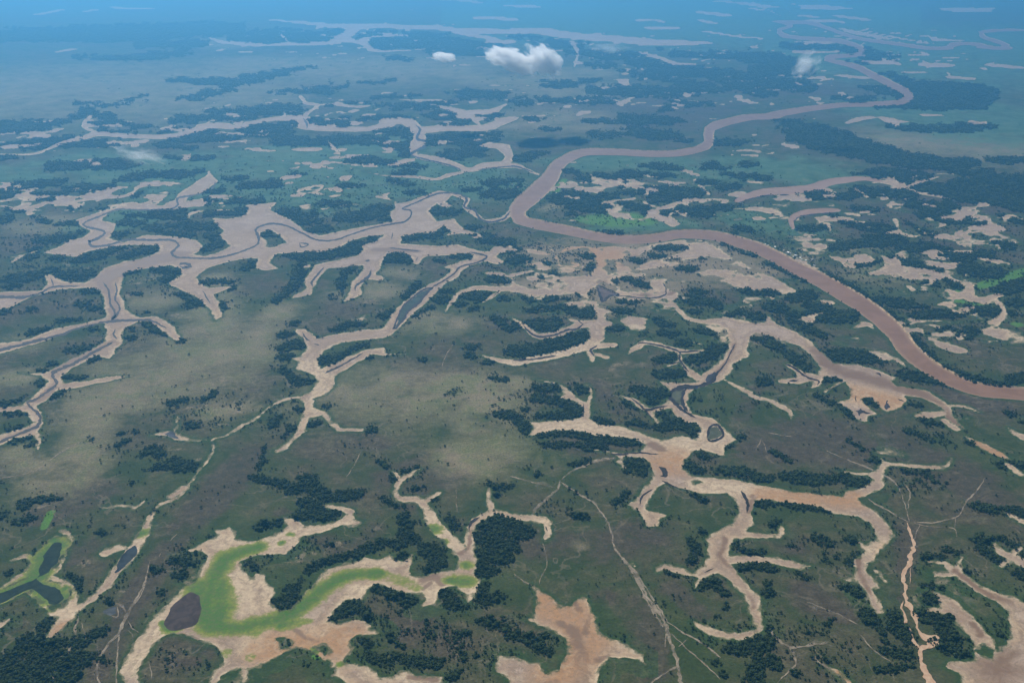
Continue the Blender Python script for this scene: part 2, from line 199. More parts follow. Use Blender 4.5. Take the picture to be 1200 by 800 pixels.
# thin dark rills on the beds: one entry per rill
RILLS = ("252,212,1.6 250,219,1.6 235,227,1.6 209,232,1.8 208,240,1.6 197,245,1.6 160,246,1.5 140,245,1.3 125,250,1.5 100,260,1.8 100,265,1.8 117,269,2 122,274,2.2 108,282,2.2 104,281,2 108,288,2.2 125,287,2 150,281,1.8 175,281,1.8 200,281,1.8 209,287,1.8 201,296,2.2 208,301,1.8 225,302,1.6 250,302,1.6 275,297,1.5 300,287,1.5 303,278,2.5 300,268,1.8 315,262,1.5 335,264,1.4 352,272,1.5 372,281,1.5 392,281,1.3 410,275,1.2 435,267,1.2 460,262,1.3 475,259,1.4 482,251,1.5 480,246,1.4 472,244,1.2 490,236,1.3 512,227,1.4 532,226,1.4 547,232,2 544,242,1.8 557,247,2 562,256,2 575,260,1.8 590,256,1.5 598,247,1.2;"
 "351,284,1.2 361,286,1.4 356,289,1.4 352,289,1.4 351,284,1.2; -20,347,2.5 0,347,2.5 25,348,3 45,344,1.8 62,336,1.5 92,335,1; 59,325,1.2 62,332,1.4 62,336,1.4; 120,330,1.2 127,340,1.8 129,355,2 135,367,2.2 130,375,3; 135,330,1.2 137,340,1.6 135,350,1.6 140,360,1.8 136,370,2 131,375,2.5;"
 "-20,415,2.5 0,410,2.5 15,406,2.5 50,397,2.2 72,392,2.5 87,386,1.8 110,380,1.8 130,376,2.5 150,375,1.8 175,375,1.8 195,384,1.4; 135,385,1.6 133,392,1.8 137,397,1.6;"
 "132,400,2 110,412,2.4 87,425,2.8 62,437,2.8 66,449,3 57,457,2.2 42,467,2 32,472,2 45,485,2.6 45,497,2.6 25,507,2 0,517,2 -20,527,2; 237,340,1.2 246,355,1.4; 210,310,3 216,308,2.6 222,311,3 218,313,2.6 211,312,2.6;"
 "380,312,1 366,329,1.8 366,336,1.2; 435,315,1 431,324,2.6 417,335,1.6 417,341,1; 428,305,3 433,305,2.5; 455,290,.9 492,294,.9; 550,295,.9 570,300,1.6 560,307,1.4 540,312,1.4 530,322,1.3 507,336,1.4; 490,300,.8 487,306,1;"
 "508,336,2 500,343,2 491,354,2 479,364,2 472,375,2 462,385,2 466,372,1.6 472,359,1.6 482,350,1.5 495,340,1.5 508,336,1.5; 460,272,1.2 459,280,1;"
 "699,334,2.2 709,338,1.8 725,345,1.8 714,347,2 707,353,2.5 703,345,2.2 699,334,2.2; 725,346,1 760,349,1 780,344,1.2 777,330,1; 613,380,1.2 618,386,1.8 630,394,1.6 650,392,1.6 665,386,1.8 676,385,2 684,379,1.2; 676,374,1 684,380,1.2;"
 "600,422,1.2 627,420,1.4 652,416,1.2; 700,404,1.2 692,410,2 696,417,1.5; 748,403,1 752,401,1 775,405,1.4 795,411,1.6 797,422,2 807,435,1.4; 785,427,1.2 797,423,1.4; 795,412,1.4 820,411,1; 862,402,.9 850,425,1 840,437,2 834,447,3 815,453,3.5 803,453,4 788,458,3 786,466,3 796,476,3 806,484,2 816,489,1; 804,455,3 800,463,2.6 800,472,2.6 806,482,2.4;"
 "829,512,2.2 832,500,2 841,498,2 848,508,2 841,515,2 832,516,2 829,512,2.2; 740,466,1 750,474,1.4 757,480,2 770,477,1.2 782,475,1; 757,480,1.6 765,492,1; 715,531,1 725,532,1.6 750,530,1 772,532,1; 684,472,1 684,487,1; 750,592,1 752,582,1.6 765,572,1.2; 772,546,3 777,549,4 780,556,4 774,557,3; 868,574,2 872,580,3 876,590,3 875,600,2; 776,562,2 785,568,1.6 795,571,1;"
 "919,426,1 930,430,1.8 942,439,1.8 950,443,1.5 960,446,1.8 958,451,1.4; 925,446,1.8 936,445,1.8; 1003,463,1.4 1003,471,1; 1008,482,1.5 1022,484,1.2; 1026,437,1.2 1030,437,2 1033,441,1.2; 1053,467,1.6 1060,470,1; 970,457,.8 985,451,.8; 825,670,1 838,665,1.4; 540,345,1 552,341,1; 582,343,1.2 585,340,1.2 578,348,1; 354,388,1 358,396,1.6 364,399,1; 368,402,2 374,404,2.4;"
 "355,138,1.6 360,146,2 359,151,1.4; 487,146,1.2 492,152,2 489,162,2 502,168,2.4 482,181,2 500,187,1.6 525,193,1.6 542,200,1.4; 560,199,1.2 585,196,1.2 605,195,1.2 625,202,1.6; 380,437,1.4 395,430,1.8 410,422,1.4 425,413,1; 550,622,1.6 552,612,2 562,605,1.6; 880,410,0.8; 880,172,1; 866,238,1.5 880,233,1.2 900,229,1.2 925,228,1; 929,261,1.2 937,254,1.4 955,251,1.2 980,249,1; 640,616,3 641,622,3; 1050,621,.8")
TRACKS = ("657,565,2 670,573,2 682,581,2.5 697,590,2 704,600,2 710,608,2 716,622,2 720,640,2.2 730,655,3 742,668,3.5 752,687,4 766,710,4 779,727,5 786,752,4 792,770,5 796,785,5 800,810,6; 735,660,2 748,685,2.5 763,712,3 778,735,3; 742,665,2 758,690,2.5 772,712,2.5 783,728,2; 782,735,2 779,760,1.5; 780,727,2 800,740,2 825,755,2 845,770,2; 787,742,1.5 805,760,1.5 825,777,2 845,797,2; 805,748,1.5 795,758,1.5; 794,780,3 770,795,2 755,810,2;"
 "597,557,1.2 625,565,1.5 650,571,1.2; 657,563,3 653,573,3 645,581,3 632,592,4 624,602,5; 658,562,1.6 670,552,2 682,547,3 700,540,3.5 722,536,2.5; 635,634,1 638,645,1 641,660,1 636,672,1 631,685,1; 602,672,1.4 612,680,1.4 624,686,1.6;"
 "1017,584,1.6 1030,593,2 1044,600,1.6 1055,607,1.6 1065,612,2; 1035,556,2 1050,566,2 1057,580,1.2 1062,597,1.2 1066,612,1.5; 1060,566,1.2 1066,578,1.6 1064,597,1.2; 1154,560,.8 1147,572,1.8 1135,585,2 1126,600,1.6 1120,606,1.6 1095,612,1.6 1070,612,1.8; 1070,613,1 1090,617,1 1117,619,1.2 1122,630,.8; 1120,605,1 1119,620,1;"
 "900,735,3 910,747,4 925,757,4 940,757,3 972,752,3; 925,758,3 931,768,3 932,780,2 915,795,2 908,805,2; 956,760,1.2 957,772,1.8 972,783,2.4; 1007,742,1 1015,752,1.4 1028,765,1.6 1045,775,1; 945,705,1 982,719,1.2 1007,732,1; 207,625,1.2 199,634,1.6; 190,646,1 184,655,1;"
 "175,658,1.2 170,682,2 160,700,2.6 148,720,4 140,740,3 122,760,3 114,780,3 116,805,3; 172,680,1.2 166,695,1.6 154,712,1.8 150,722,1.6; 146,722,2 139,742,2 137,770,2 137,805,2; 130,706,2 142,709,3 148,718,3; 137,708,1.4 138,722,1.6 128,721,1.2; 150,728,1.5 155,736,1.5 162,741,1.5; 150,738,1.4 157,747,1.4; 175,775,1.4 178,797,1;"
 "92,722,3 88,735,3 86,752,3 78,765,3 67,775,3 60,800,3; 95,728,1.5 100,745,1.5 102,756,1.2; 85,758,2 92,752,2; 70,738,2 58,751,2 62,744,2;"
 "534,400,.8 523,415,1 518,430,1; 423,528,.8 415,545,1 405,560,.8; 535,572,.8 535,600,.8; 900,507,1 930,512,1; 962,525,.8 995,539,1 1010,545,1.8 1025,551,2; 893,513,1.4 886,528,1.6; 894,516,1 899,530,.8; 680,612,.8 682,620,.8;"
 "0,560,0.8 40,552,1 70,530,1 100,515,1; 230,560,.8; 1078,614,1 1072,628,1.4 1070,640,1.2; 540,420,0")
GULLY = ("1062,612,2 1065,620,3 1068,630,3 1071,642,5 1066,655,5 1064,665,4 1059,677,4 1061,690,4 1061,700,4 1066,712,7 1072,722,6 1075,732,3; 1058,704,1.5 1056,712,2 1060,722,2.4 1063,735,3 1070,748,4 1076,760,5; 1072,724,2 1076,738,3 1082,745,6 1095,750,9 1088,757,7 1078,762,5 1080,775,5 1084,787,8 1090,805,12; 1064,660,1.5 1058,672,1.5 1058,684,1.2; 1068,665,1 1066,685,1")

FOREST = ("0,150,9 25,148,12 50,145,6 80,141,5 100,136,8 104,127,9; 100,122,3 140,122,4 170,112,2; 115,135,4 140,145,6 120,143,6; 20,170,9 50,168,11 80,165,6; 85,170,7 120,168,8; 125,155,3 150,155,5 160,150,4 175,155,3 210,152,4; 75,195,9 120,192,12 145,195,9; 0,187,6 20,185,4; 205,134,8 215,140,8 250,138,5 270,142,4; 225,115,6 250,108,8 280,100,9 290,92,9 300,90,5; 210,93,3 260,95,5 290,95,5; 250,130,5 300,128,6; 220,162,9 250,160,11 270,163,8; 190,170,6 215,172,5; 270,145,4 300,135,6 320,131,6; 200,185,5 240,186,4; 100,66,3 150,68,5 180,65,8 210,61,4;"
 "-30,42,12 50,40,12 120,38,16 200,36,14 260,34,12; 180,52,8 230,50,6; 270,36,10 300,42,14 330,42,14 370,42,10 400,33,5; 430,36,9 440,45,6 460,38,5; 450,52,7 500,50,14 530,55,16 560,56,14; 480,42,6 510,42,6; 460,65,4 470,70,3; 300,90,4 330,86,4 357,79,3; 400,95,2 440,97,3 470,92,2; 340,107,6; 370,107,5 405,102,3; 300,132,9 330,128,9 350,134,5; 300,150,16 320,155,20 330,165,10; 362,143,9 390,144,8 415,142,4; 390,123,3 450,115,3 480,112,2; 345,166,10 370,168,7; 398,165,10 440,165,10 465,172,12 478,181,8; 460,155,9 476,158,8 480,166,5; 440,138,4 465,138,5 485,140,3; 470,125,8; 490,127,6; 505,120,4 520,122,5; 545,107,12 560,112,9 580,110,4; 515,135,9 530,133,6; 530,147,5 545,142,7; 565,138,6; 510,165,11 540,163,13 560,172,11 540,180,12 520,185,8; 570,155,5 585,162,8; 415,185,10 450,190,8 490,195,6;"
 "610,42,5 650,52,9 672,51,6; 685,62,9 720,66,10 750,72,9 780,80,12 820,85,17 850,92,15 870,104,12 890,112,6; 790,60,6 830,65,8 870,65,6 900,65,6; 700,75,8 730,82,6 770,90,9 800,97,12 830,105,12; 650,100,6 690,95,5; 710,105,9 740,105,10 770,108,12 800,108,8; 640,118,5 690,118,6 720,118,4; 815,121,9 790,125,6 775,131,5; 750,140,12 775,141,8; 795,143,4; 745,152,7 765,157,15 780,161,10 786,167,5; 700,142,5 715,143,4; 705,158,4 735,156,4; 605,122,3 630,115,3; 640,152,4; 625,138,4;"
 "900,97,16 930,101,12; 905,82,14 930,84,10; 900,70,10; 995,60,10 1020,66,12 1035,70,8 1010,74,5; 1040,86,5 1055,92,8; 1066,97,12 1085,106,24 1110,110,26 1140,107,14; 1080,120,14 1110,122,8; 1025,105,7 1045,112,5; 990,116,4 1020,117,4; 922,143,9 945,153,20 975,165,26 1010,176,24 1040,184,18 1080,190,14 1125,190,9; 1030,125,5 1050,125,4; 1060,150,8 1100,150,9 1150,149,6; 1170,187,5 1200,188,7 1240,190,8; 940,55,6; 985,56,8 1000,58,8;"
 "1015,204,5 1050,205,13 1078,206,7; 955,228,9 990,228,9 1005,220,5; 1020,225,11 1060,230,8; 1080,220,10 1110,224,16 1150,228,20 1190,232,24 1240,238,24; 1120,215,7 1190,213,12 1230,216,14; 1130,202,8 1160,205,7; 1070,240,8 1100,243,11; 1085,252,7 1120,258,11 1140,262,8; 980,254,9 1000,262,9 1030,268,11; 945,268,9 960,266,8; 1000,245,4 1020,246,5; 985,290,8 1015,286,11 1040,280,16; 1065,262,4 1092,275,8; 1065,290,9 1100,292,11 1120,300,11 1150,298,9 1172,305,5; 1055,305,10 1078,312,13 1097,313,6; 1130,310,9 1150,318,13 1167,315,7; 1010,310,12 1022,304,9; 1165,265,6 1178,270,4; 1172,285,9 1187,290,7; 1185,255,7 1210,260,8; 1130,335,9 1110,328,6; 1088,332,6;"
 "968,322,4 990,333,6 1010,345,7 1030,358,8 1045,370,9 1060,385,9 1072,400,9 1088,418,9 1112,436,9 1137,444,10 1162,450,9 1180,450,5; 1185,446,8 1210,440,10; 1040,352,8 1060,356,10; 1085,360,5; 1072,370,6 1100,368,12 1122,366,8; 1137,362,7 1164,366,11; 1105,386,7 1125,391,9 1143,385,11 1135,397,5; 1178,341,14 1197,335,14 1230,330,12; 1190,355,8; 1185,368,6; 898,308,3 915,314,5 937,325,6 948,331,4; 905,340,5; 908,360,10; 930,349,11 950,345,9; 925,366,6 942,373,14 965,370,13 990,372,9 1004,365,7; 957,360,10; 945,386,8 962,393,6; 905,378,4;"
 "905,403,11 925,415,9 945,432,9; 980,416,12 1007,418,14 1024,421,9; 1062,439,7 1080,442,11 1100,447,8 1110,449,5; 970,446,6 985,443,5; 957,464,5 975,472,4; 988,478,6 996,488,5; 1018,469,7 1029,477,6; 1068,473,4 1080,476,3; 1085,494,6 1098,497,6; 1065,505,5 1080,510,6 1093,517,4; 1000,520,5 1012,526,4; 1027,540,7; 905,528,5 925,540,4; 922,558,8 947,562,13 970,560,9 990,562,10 1012,566,9; 905,590,4 930,592,5 962,597,5; 1060,552,4 1087,555,4 1098,566,5; 1175,546,8; 1192,545,8; 1145,594,7 1170,597,8 1195,600,7; 1137,520,4; 1152,529,3; 1185,486,4; 1200,495,4;"
 "905,616,6 915,611,4; 955,630,6 970,632,5; 995,632,6; 996,659,7; 985,686,5 997,690,9 1002,699,5; 930,671,4 945,675,5; 900,696,8; 970,731,5 980,726,4; 950,742,4; 1014,714,9 1026,730,11 1033,742,5; 1042,718,13 1050,735,18 1062,750,11; 1038,750,7; 1040,763,8 1065,766,10; 1028,786,5 1050,786,8 1068,780,7; 1082,722,14 1100,722,18 1110,738,20 1120,755,20 1108,757,16 1131,765,6; 1082,702,9 1097,702,11; 1078,685,4 1090,687,4; 1105,645,5 1117,648,5; 1085,653,4 1096,652,4; 1120,664,4 1135,671,5; 1147,635,8 1165,630,5 1182,635,5; 1153,646,8 1167,656,9 1174,663,6; 1190,650,9; 1195,672,9 1215,676,9; 1172,744,6; 905,770,12 910,782,8; 937,787,6; 1105,690,4; 930,640,4; 975,640,3;"
 "570,613,14 590,612,18 610,622,16 618,620,10; 568,630,16 590,632,20 606,642,10; 567,650,15 588,652,16; 565,668,14 580,668,8; 564,685,13 566,702,14 582,700,8; 570,727,11 590,736,11; 604,744,13 620,750,13 634,761,13; 645,766,10; 637,750,9; 673,603,5 685,604,7; 808,634,7 818,646,9 810,658,8; 827,624,6; 780,669,4 797,675,4; 826,686,11 838,684,11 848,695,8; 850,711,4; 840,721,4; 860,637,6 873,645,5 895,648,5; 868,666,6 890,665,9 905,668,5; 897,685,5; 853,761,7 870,760,14 888,755,16 903,750,11; 893,772,18 888,790,18 885,805,14; 850,790,6; 872,796,5; 840,775,5; 900,735,4;"
 "308,616,9 325,614,5; 305,560,8 325,565,10 342,573,12 360,570,14 382,580,13 400,581,12 415,579,8; 360,560,8; 422,577,4; 355,588,9 375,593,8; 350,602,7 372,604,11 390,602,7; 324,706,11 338,703,15; 343,690,10; 350,680,6; 362,670,8 377,661,9 400,653,7 420,646,9 440,638,10 452,637,8; 467,640,13 474,627,14 488,634,11; 502,645,17 518,655,17 504,665,11; 470,652,7; 472,605,7; 482,616,7 468,612,5; 525,608,10 530,620,7; 393,724,9 405,714,14 425,715,12 438,723,7; 440,691,8 460,696,9 482,703,12; 523,697,13 533,708,12 543,711,7; 419,748,7 430,756,9; 438,770,13 452,776,13; 462,765,8 480,773,12 500,776,13 518,772,8; 528,792,14 538,786,7; 470,718,6; 455,745,8 470,755,7; 535,745,9 550,742,6; 560,770,5; 545,770,8; 500,730,5;"
 "50,735,10 58,728,9; 32,752,15 62,756,20; 20,772,24 50,774,24 82,776,20 100,772,14; 94,754,12 112,743,11 126,737,5; 87,793,13 50,795,18 10,792,20; -20,780,20; 78,674,6 92,680,9; 88,688,6; 204,656,9 222,660,10; 215,672,8; 200,673,4; 184,668,6; 118,624,7 127,626,4; 35,609,8; 20,613,6; 3,604,6; 10,672,4; 186,694,5; 122,771,5; 292,662,9 298,668,6; 128,706,5; 15,640,4; 175,540,0;"
 "165,534,6 178,526,8 188,535,10; 182,547,7; 203,543,15 222,548,12; 142,508,5; 138,522,6 147,518,5; 225,498,8; 195,472,4 212,470,4; 240,467,5 252,460,4; 80,442,6 95,443,4; 107,421,5; 88,410,6 100,407,4; 60,426,5; 47,434,4; 47,447,6 50,455,5; 12,505,6 25,500,4; 8,485,4 28,486,4; 4,473,5 20,469,4; 43,475,3; 60,466,3 80,456,3; 212,400,5; 30,588,7 50,585,7 68,585,4; 28,594,6; 155,565,4; 296,560,5; 18,516,3 33,511,3; 39,520,5; 160,506,3;"
 "330,408,6 347,405,9; 335,418,7; 330,430,7 342,441,8 357,448,10; 376,421,8 390,423,9 402,415,7 412,409,5 428,404,4; 432,419,4; 350,480,6; 342,500,7 332,511,5; 324,489,8 315,503,5; 312,525,5 307,540,5 306,552,5; 370,497,7; 385,475,4; 435,505,5; 442,540,5 453,547,6; 462,562,5; 472,554,3 490,546,3; 485,573,3 497,572,4; 448,584,4 460,592,5 472,595,3; 510,585,5; 575,567,5 590,572,9; 582,580,5; 552,407,6; 550,417,4; 572,425,4; 595,412,6; 573,442,4 593,446,4; 587,485,9 600,488,9; 495,422,3; 345,470,3;"
 "605,411,11 630,410,12 650,405,12 675,401,9; 630,455,6 647,455,8; 633,465,9 655,472,8 670,477,10; 628,487,5 650,488,8 672,486,9; 615,480,4; 606,492,11 614,505,10; 675,450,5 684,458,9; 635,510,4 662,507,7 682,511,8 705,515,9 730,518,9 752,518,4; 637,520,6 662,522,7 690,525,6 710,526,5; 668,545,4 690,540,4; 738,541,9 748,546,14 752,556,8; 735,552,5; 745,455,6 760,460,11 777,461,9; 765,471,7; 775,439,10 792,438,9; 772,423,8 787,417,7; 730,472,4 747,481,4; 772,484,8; 788,495,11 808,502,13 816,510,7; 778,502,9; 760,500,5 742,496,5; 698,492,5 714,496,5; 812,423,10 825,418,14 838,410,12 852,403,6; 800,402,7; 805,545,8 820,551,9; 815,530,4 830,536,5; 842,552,6 855,552,9 877,556,10 897,560,9; 870,512,5; 857,522,5; 812,466,4; 810,580,4 826,587,5; 892,590,11; 722,588,5 735,577,5; 632,556,4; 895,448,7;"
 "608,305,8; 640,307,7 630,312,5; 630,325,6 650,321,4; 625,350,7 647,350,6; 665,350,4; 685,342,11 680,347,6; 660,360,8 682,367,10 697,365,10; 630,380,12 647,382,11 653,374,9; 640,362,7 625,364,5; 663,392,7; 685,392,12 668,398,8; 650,398,7; 605,381,6; 685,300,5; 692,309,4; 692,316,3; 676,308,4; 772,291,5 790,290,5 808,290,3; 770,300,5 788,302,5; 747,306,5; 812,302,4 823,302,3; 795,315,5 812,315,4; 735,327,5 750,333,7 762,336,5; 720,330,3; 728,354,5 742,352,5; 730,365,7; 720,385,7; 768,375,6 782,381,6; 775,390,5 790,390,4; 818,342,7; 812,351,10 830,355,9 842,361,5; 812,365,5; 878,340,8 897,341,12; 870,367,6 890,372,7; 857,370,4; 820,387,6 838,392,6; 880,397,4 897,398,5;"
 "668,234,10 678,234,17 690,243,16 702,243,7; 670,250,5; 707,230,6; 770,235,11 782,225,18 795,227,12 808,225,7; 820,226,4; 738,240,7 750,243,9; 765,249,5 778,250,4; 798,245,6 820,248,9 838,244,9 852,242,6; 827,253,4; 832,215,6; 852,219,6; 862,206,6; 885,212,7 897,208,6; 720,211,8; 740,204,7; 700,207,6; 690,210,4; 730,217,6; 775,205,5; 870,267,8 880,270,6; 863,273,4; 892,245,4; 735,226,4; 848,286,3 862,292,3 892,303,3; 722,272,2 700,272,2 735,276,2; 625,258,2 650,265,2;"
 "770,195,8 785,197,5; 625,180,5; 612,186,6; 855,167,8; 832,195,6; 875,193,5; 800,166,3; 665,200,3; 605,212,8 612,222,5; 580,215,6; 590,230,7;"
 "0,226,12 30,229,10 62,230,9; 30,217,8 58,214,8; 95,222,9 115,220,7; 150,210,6 178,205,6; 205,205,9 228,202,6; 5,257,9; 15,247,5; 35,254,6 52,260,4; 117,245,4; 85,244,2; 155,261,8; 160,251,6 178,252,7 200,251,9 215,256,6; 175,267,5 197,272,6 222,276,5; 212,264,8 232,265,8 247,267,7; 247,277,10 256,285,8 240,293,6; 138,275,7; 142,291,4 120,296,7 105,303,8 88,306,5; 152,299,7 170,294,8 182,290,5; 82,322,10 98,322,9; 67,302,4; 20,300,4 38,302,4; 57,281,9; 73,280,7; 50,290,5 37,292,4; 80,262,4; 97,272,3; 22,327,11 38,323,9; 12,335,7; 60,316,5; 195,317,7 207,319,8; 205,327,7; 182,316,4; 155,320,4; 207,345,5 222,349,4; 230,356,8; 162,344,4; 260,355,6 264,363,5; 240,331,4 268,331,5; 285,316,6 298,308,6; 270,338,4; 107,342,7; 95,357,6; 111,362,6; 75,375,6 88,375,4; 48,387,6 38,391,4; 170,379,5 186,388,7 198,394,5; 155,386,4; 153,396,5; 170,367,3; 110,387,4; 37,362,4; 2,366,4; 275,249,9 290,246,7; 250,250,7; 240,235,7; 255,225,7; 272,210,6; 297,217,7; 278,235,6 295,235,5; 157,230,4;"
 "325,250,8 340,251,12 353,253,9; 362,261,7; 375,268,8; 415,254,11 437,250,11; 442,242,7 453,247,7; 450,257,5; 400,240,5; 382,239,5; 330,210,7 345,205,5; 315,219,5; 482,225,6 492,227,4; 410,217,5; 460,212,6 475,216,5; 475,202,6; 510,247,9 528,248,8; 513,239,4; 527,265,7 515,273,7 495,277,9 480,280,6; 536,270,5; 552,267,5; 555,222,5; 588,226,9; 567,277,7; 580,283,8; 595,293,8; 590,285,6; 457,302,9 468,302,13 478,306,8; 515,305,4; 535,301,5 552,300,4; 338,299,4 352,300,8 375,300,9 395,295,9 412,294,8; 442,280,5; 420,285,5; 352,311,9 350,323,9 344,336,10 332,346,7 320,354,5; 360,330,4; 413,315,8 405,321,7 400,333,6 402,344,5; 392,350,4; 490,332,5 480,343,6 474,351,4; 460,365,5 448,372,5; 425,381,5 410,380,6 392,386,5; 347,378,5; 337,392,7; 517,352,7; 522,341,6; 505,360,5 488,370,4; 545,347,6 558,350,7; 577,327,7 592,330,5; 585,377,10 597,386,7; 578,372,5; 590,350,5; 310,275,4; 325,277,3; 315,292,5; 305,298,4; 560,345,4; 540,357,5; 555,362,4; 570,345,4")
SCRUB = ("450,720,40 490,735,50 530,760,50; 590,770,16; 60,640,14; 210,768,30 235,775,30; 110,720,16; 890,470,10; 1000,300,60 1100,290,70; 660,310,40; 900,280,30; 700,230,50 800,220,50; 620,300,30; 240,480,30; 320,500,25 330,450,20; 225,655,30; 345,650,30 380,640,20; 640,480,40; 770,480,40; 850,470,20; 960,650,40 1000,640,40; 880,720,30; 950,760,50; 1120,680,30; 1180,640,30; 130,300,40; 60,290,40; 60,330,30; 200,330,20; 360,230,50 420,230,50; 250,230,40; 550,280,30; 600,310,20; 10,715,20; 1060,560,30; 1100,510,20; 650,600,20; 815,350,20; 780,300,20; 350,160,60; 100,180,60; 750,120,60; 650,110,40; 560,200,40; 900,380,40")
PALE = ("255,325,26 250,360,40 255,400,70 210,430,60 160,450,44 110,480,44 90,530,44 60,565,40; 430,465,44 470,462,40; 520,455,34 560,470,60 575,520,50 545,540,30; 25,440,14; 30,400,14; 20,530,20 80,560,40; 330,360,20 290,400,30; 0,110,40 100,100,40 200,110,40 280,80,26; 300,75,16 400,80,24 500,80,20 560,95,16; 620,95,24 660,105,30; 605,450,14; 1080,165,20 1140,170,20 1200,175,24; 270,50,8; 680,85,10; 250,480,16 280,480,14; 490,375,18 530,378,14; 760,300,30; 655,240,8 640,247,7; 400,345,10 440,340,14; 190,350,16; 680,640,8; 60,262,14 100,258,10; 470,320,10; 1000,290,10; 1040,320,20; 930,300,12; 650,140,20; 330,180,10")
MAUVE = ("460,560,24 520,550,40 470,590,24; 640,640,30 700,640,40 760,620,40; 790,690,26 820,720,20; 740,710,34 760,745,40 770,785,40; 710,700,20; 900,520,50 960,515,50 1040,520,40; 1060,530,30 1130,560,40 1180,590,30; 950,700,34 990,720,24; 930,640,20; 1060,620,30 1060,680,24 1050,700,20; 660,520,18 690,530,14; 700,450,18 720,480,20; 870,490,24 890,450,14; 290,530,30 260,570,40 215,620,30 165,690,26 130,750,24 115,790,20; 330,600,14 400,640,22 440,620,20; 70,660,20 100,640,20; 15,735,14; 225,765,30; 470,730,40 520,750,40; 110,575,30 60,600,30; 1120,460,20 1180,475,24; 830,430,8; 1100,230,30; 1180,250,14; 740,130,40; 1040,250,24; 1120,290,20; 860,350,14; 400,500,26 440,520,22; 670,315,20; 790,310,20; 920,100,20 980,105,20; 900,630,14")
LUSH = ("690,257,8 705,257,12 725,257,15 748,259,10; 1115,344,4 1150,335,7 1180,325,9 1210,316,9; 1192,380,5; 1120,352,3 1150,358,3; 60,600,8 52,618,8; 650,225,6 662,210,5; 370,768,5; 1140,790,10; 730,260,8")
TAN = ("635,298,14 690,300,30 750,305,40 810,305,36 870,318,20; 610,335,14 650,335,18; 700,340,24 730,345,20 770,335,24; 860,385,18 900,392,16; 690,365,14")
WEB = ("655,225,40 700,215,40 760,215,44 820,220,44 880,225,40; 700,245,24 760,250,20 850,250,24; 920,250,40 980,250,50 1050,255,60 1120,265,70 1180,280,60; 960,290,40 1040,310,60 1120,330,60 1180,350,60; 1090,380,40 1160,390,40; 610,300,30 650,310,40; 630,340,40 660,380,40; 740,370,40 780,350,40; 830,400,40 880,350,40; 650,140,50 750,110,70 850,100,60; 640,70,40 720,60,40 800,70,30; 350,130,40 420,130,40 520,130,50; 400,180,40 500,170,40; 330,50,30 450,45,36 560,50,30; 930,60,30 1000,50,40 1080,70,40; 950,90,40 1000,105,20; 930,170,20 900,160,20 870,180,30; 1050,215,30 1120,210,30; 60,160,50 160,160,50 260,150,40; 50,230,50 150,230,40; 250,240,40 400,225,40; 60,300,40; 950,360,40 920,400,30; 880,440,20; 1000,400,20")
FARGREEN = ("620,20,30 720,18,40 820,30,40 920,14,30 1020,60,40 1120,60,50 1200,60,60; 1100,130,50 1180,150,50; 650,10,20; 980,20,30; 700,270,8 800,262,10; 640,260,5; 100,190,30 200,200,40 300,200,50 400,200,40 500,205,40; 560,215,30; 130,260,30 250,215,30; 370,225,40 440,220,30; 680,190,16 760,190,16 850,200,30; 930,200,30; 870,255,20 930,270,20; 0,210,30; 330,185,30 420,175,30")
DRY = ("285,680,40 300,705,40; 400,720,20 420,690,16; 160,775,30 185,740,20 235,660,14; 300,755,30 330,765,30 380,745,30; 260,635,14 340,630,20 400,610,14; 500,600,20 530,640,20; 640,615,20; 430,655,14 460,655,14; 500,690,20 550,690,20; 640,500,16 720,505,20; 800,530,40 840,505,20; 820,570,14 930,580,20; 1030,640,20; 600,425,10 690,405,12; 360,430,30 375,450,20 370,480,14; 80,720,24; 160,640,20; 440,785,20 490,790,14; 990,460,20 1040,470,16")
HOUSES = "897,286 900.5,287.5 908.5,289.5 913,291.5 918.6,294 924,296 926.5,297.2 932.5,299.5 930.5,301.3 935.5,300.3 938,302.3 939.8,304.3 934.3,303.2 944.6,305 952,304.5 954.5,311.5"
# ---------------------------------------------------------------- survey helpers
rng = np.random.default_rng(7)
random.seed(7)
cp, sp_ = math.cos(R(PITCH)), math.sin(R(PITCH))

def at(px, py, z=0.0):
    """survey point -> metres on the plain (numpy friendly)"""
    px = np.asarray(px, float); py = np.asarray(py, float)
    a = (px - 600.0) / FOC
    b = (400.0 - py) / FOC
    dy = b * sp_ + cp
    dz = b * cp - sp_
    t = (z - CAM_H) / dz
    return a * t, dy * t

def survey_of(x, y, z=0.0):
    dep = y * cp - (z - CAM_H) * sp_
    up = y * sp_ + (z - CAM_H) * cp
    return 600.0 + FOC * x / dep, 400.0 - FOC * up / dep

def parse(s):
    out = []
    for st in s.replace('\n', ' ').split(';'):
        pts, t = [], 4.0
        for tok in st.split():
            v = [float(q) for q in tok.split(',')]
            if len(v) > 2:
                t = v[2]
            pts.append((v[0], v[1], t))
        if pts and max(p[2] for p in pts) > 0:
            out.append(np.array(pts))
    return out

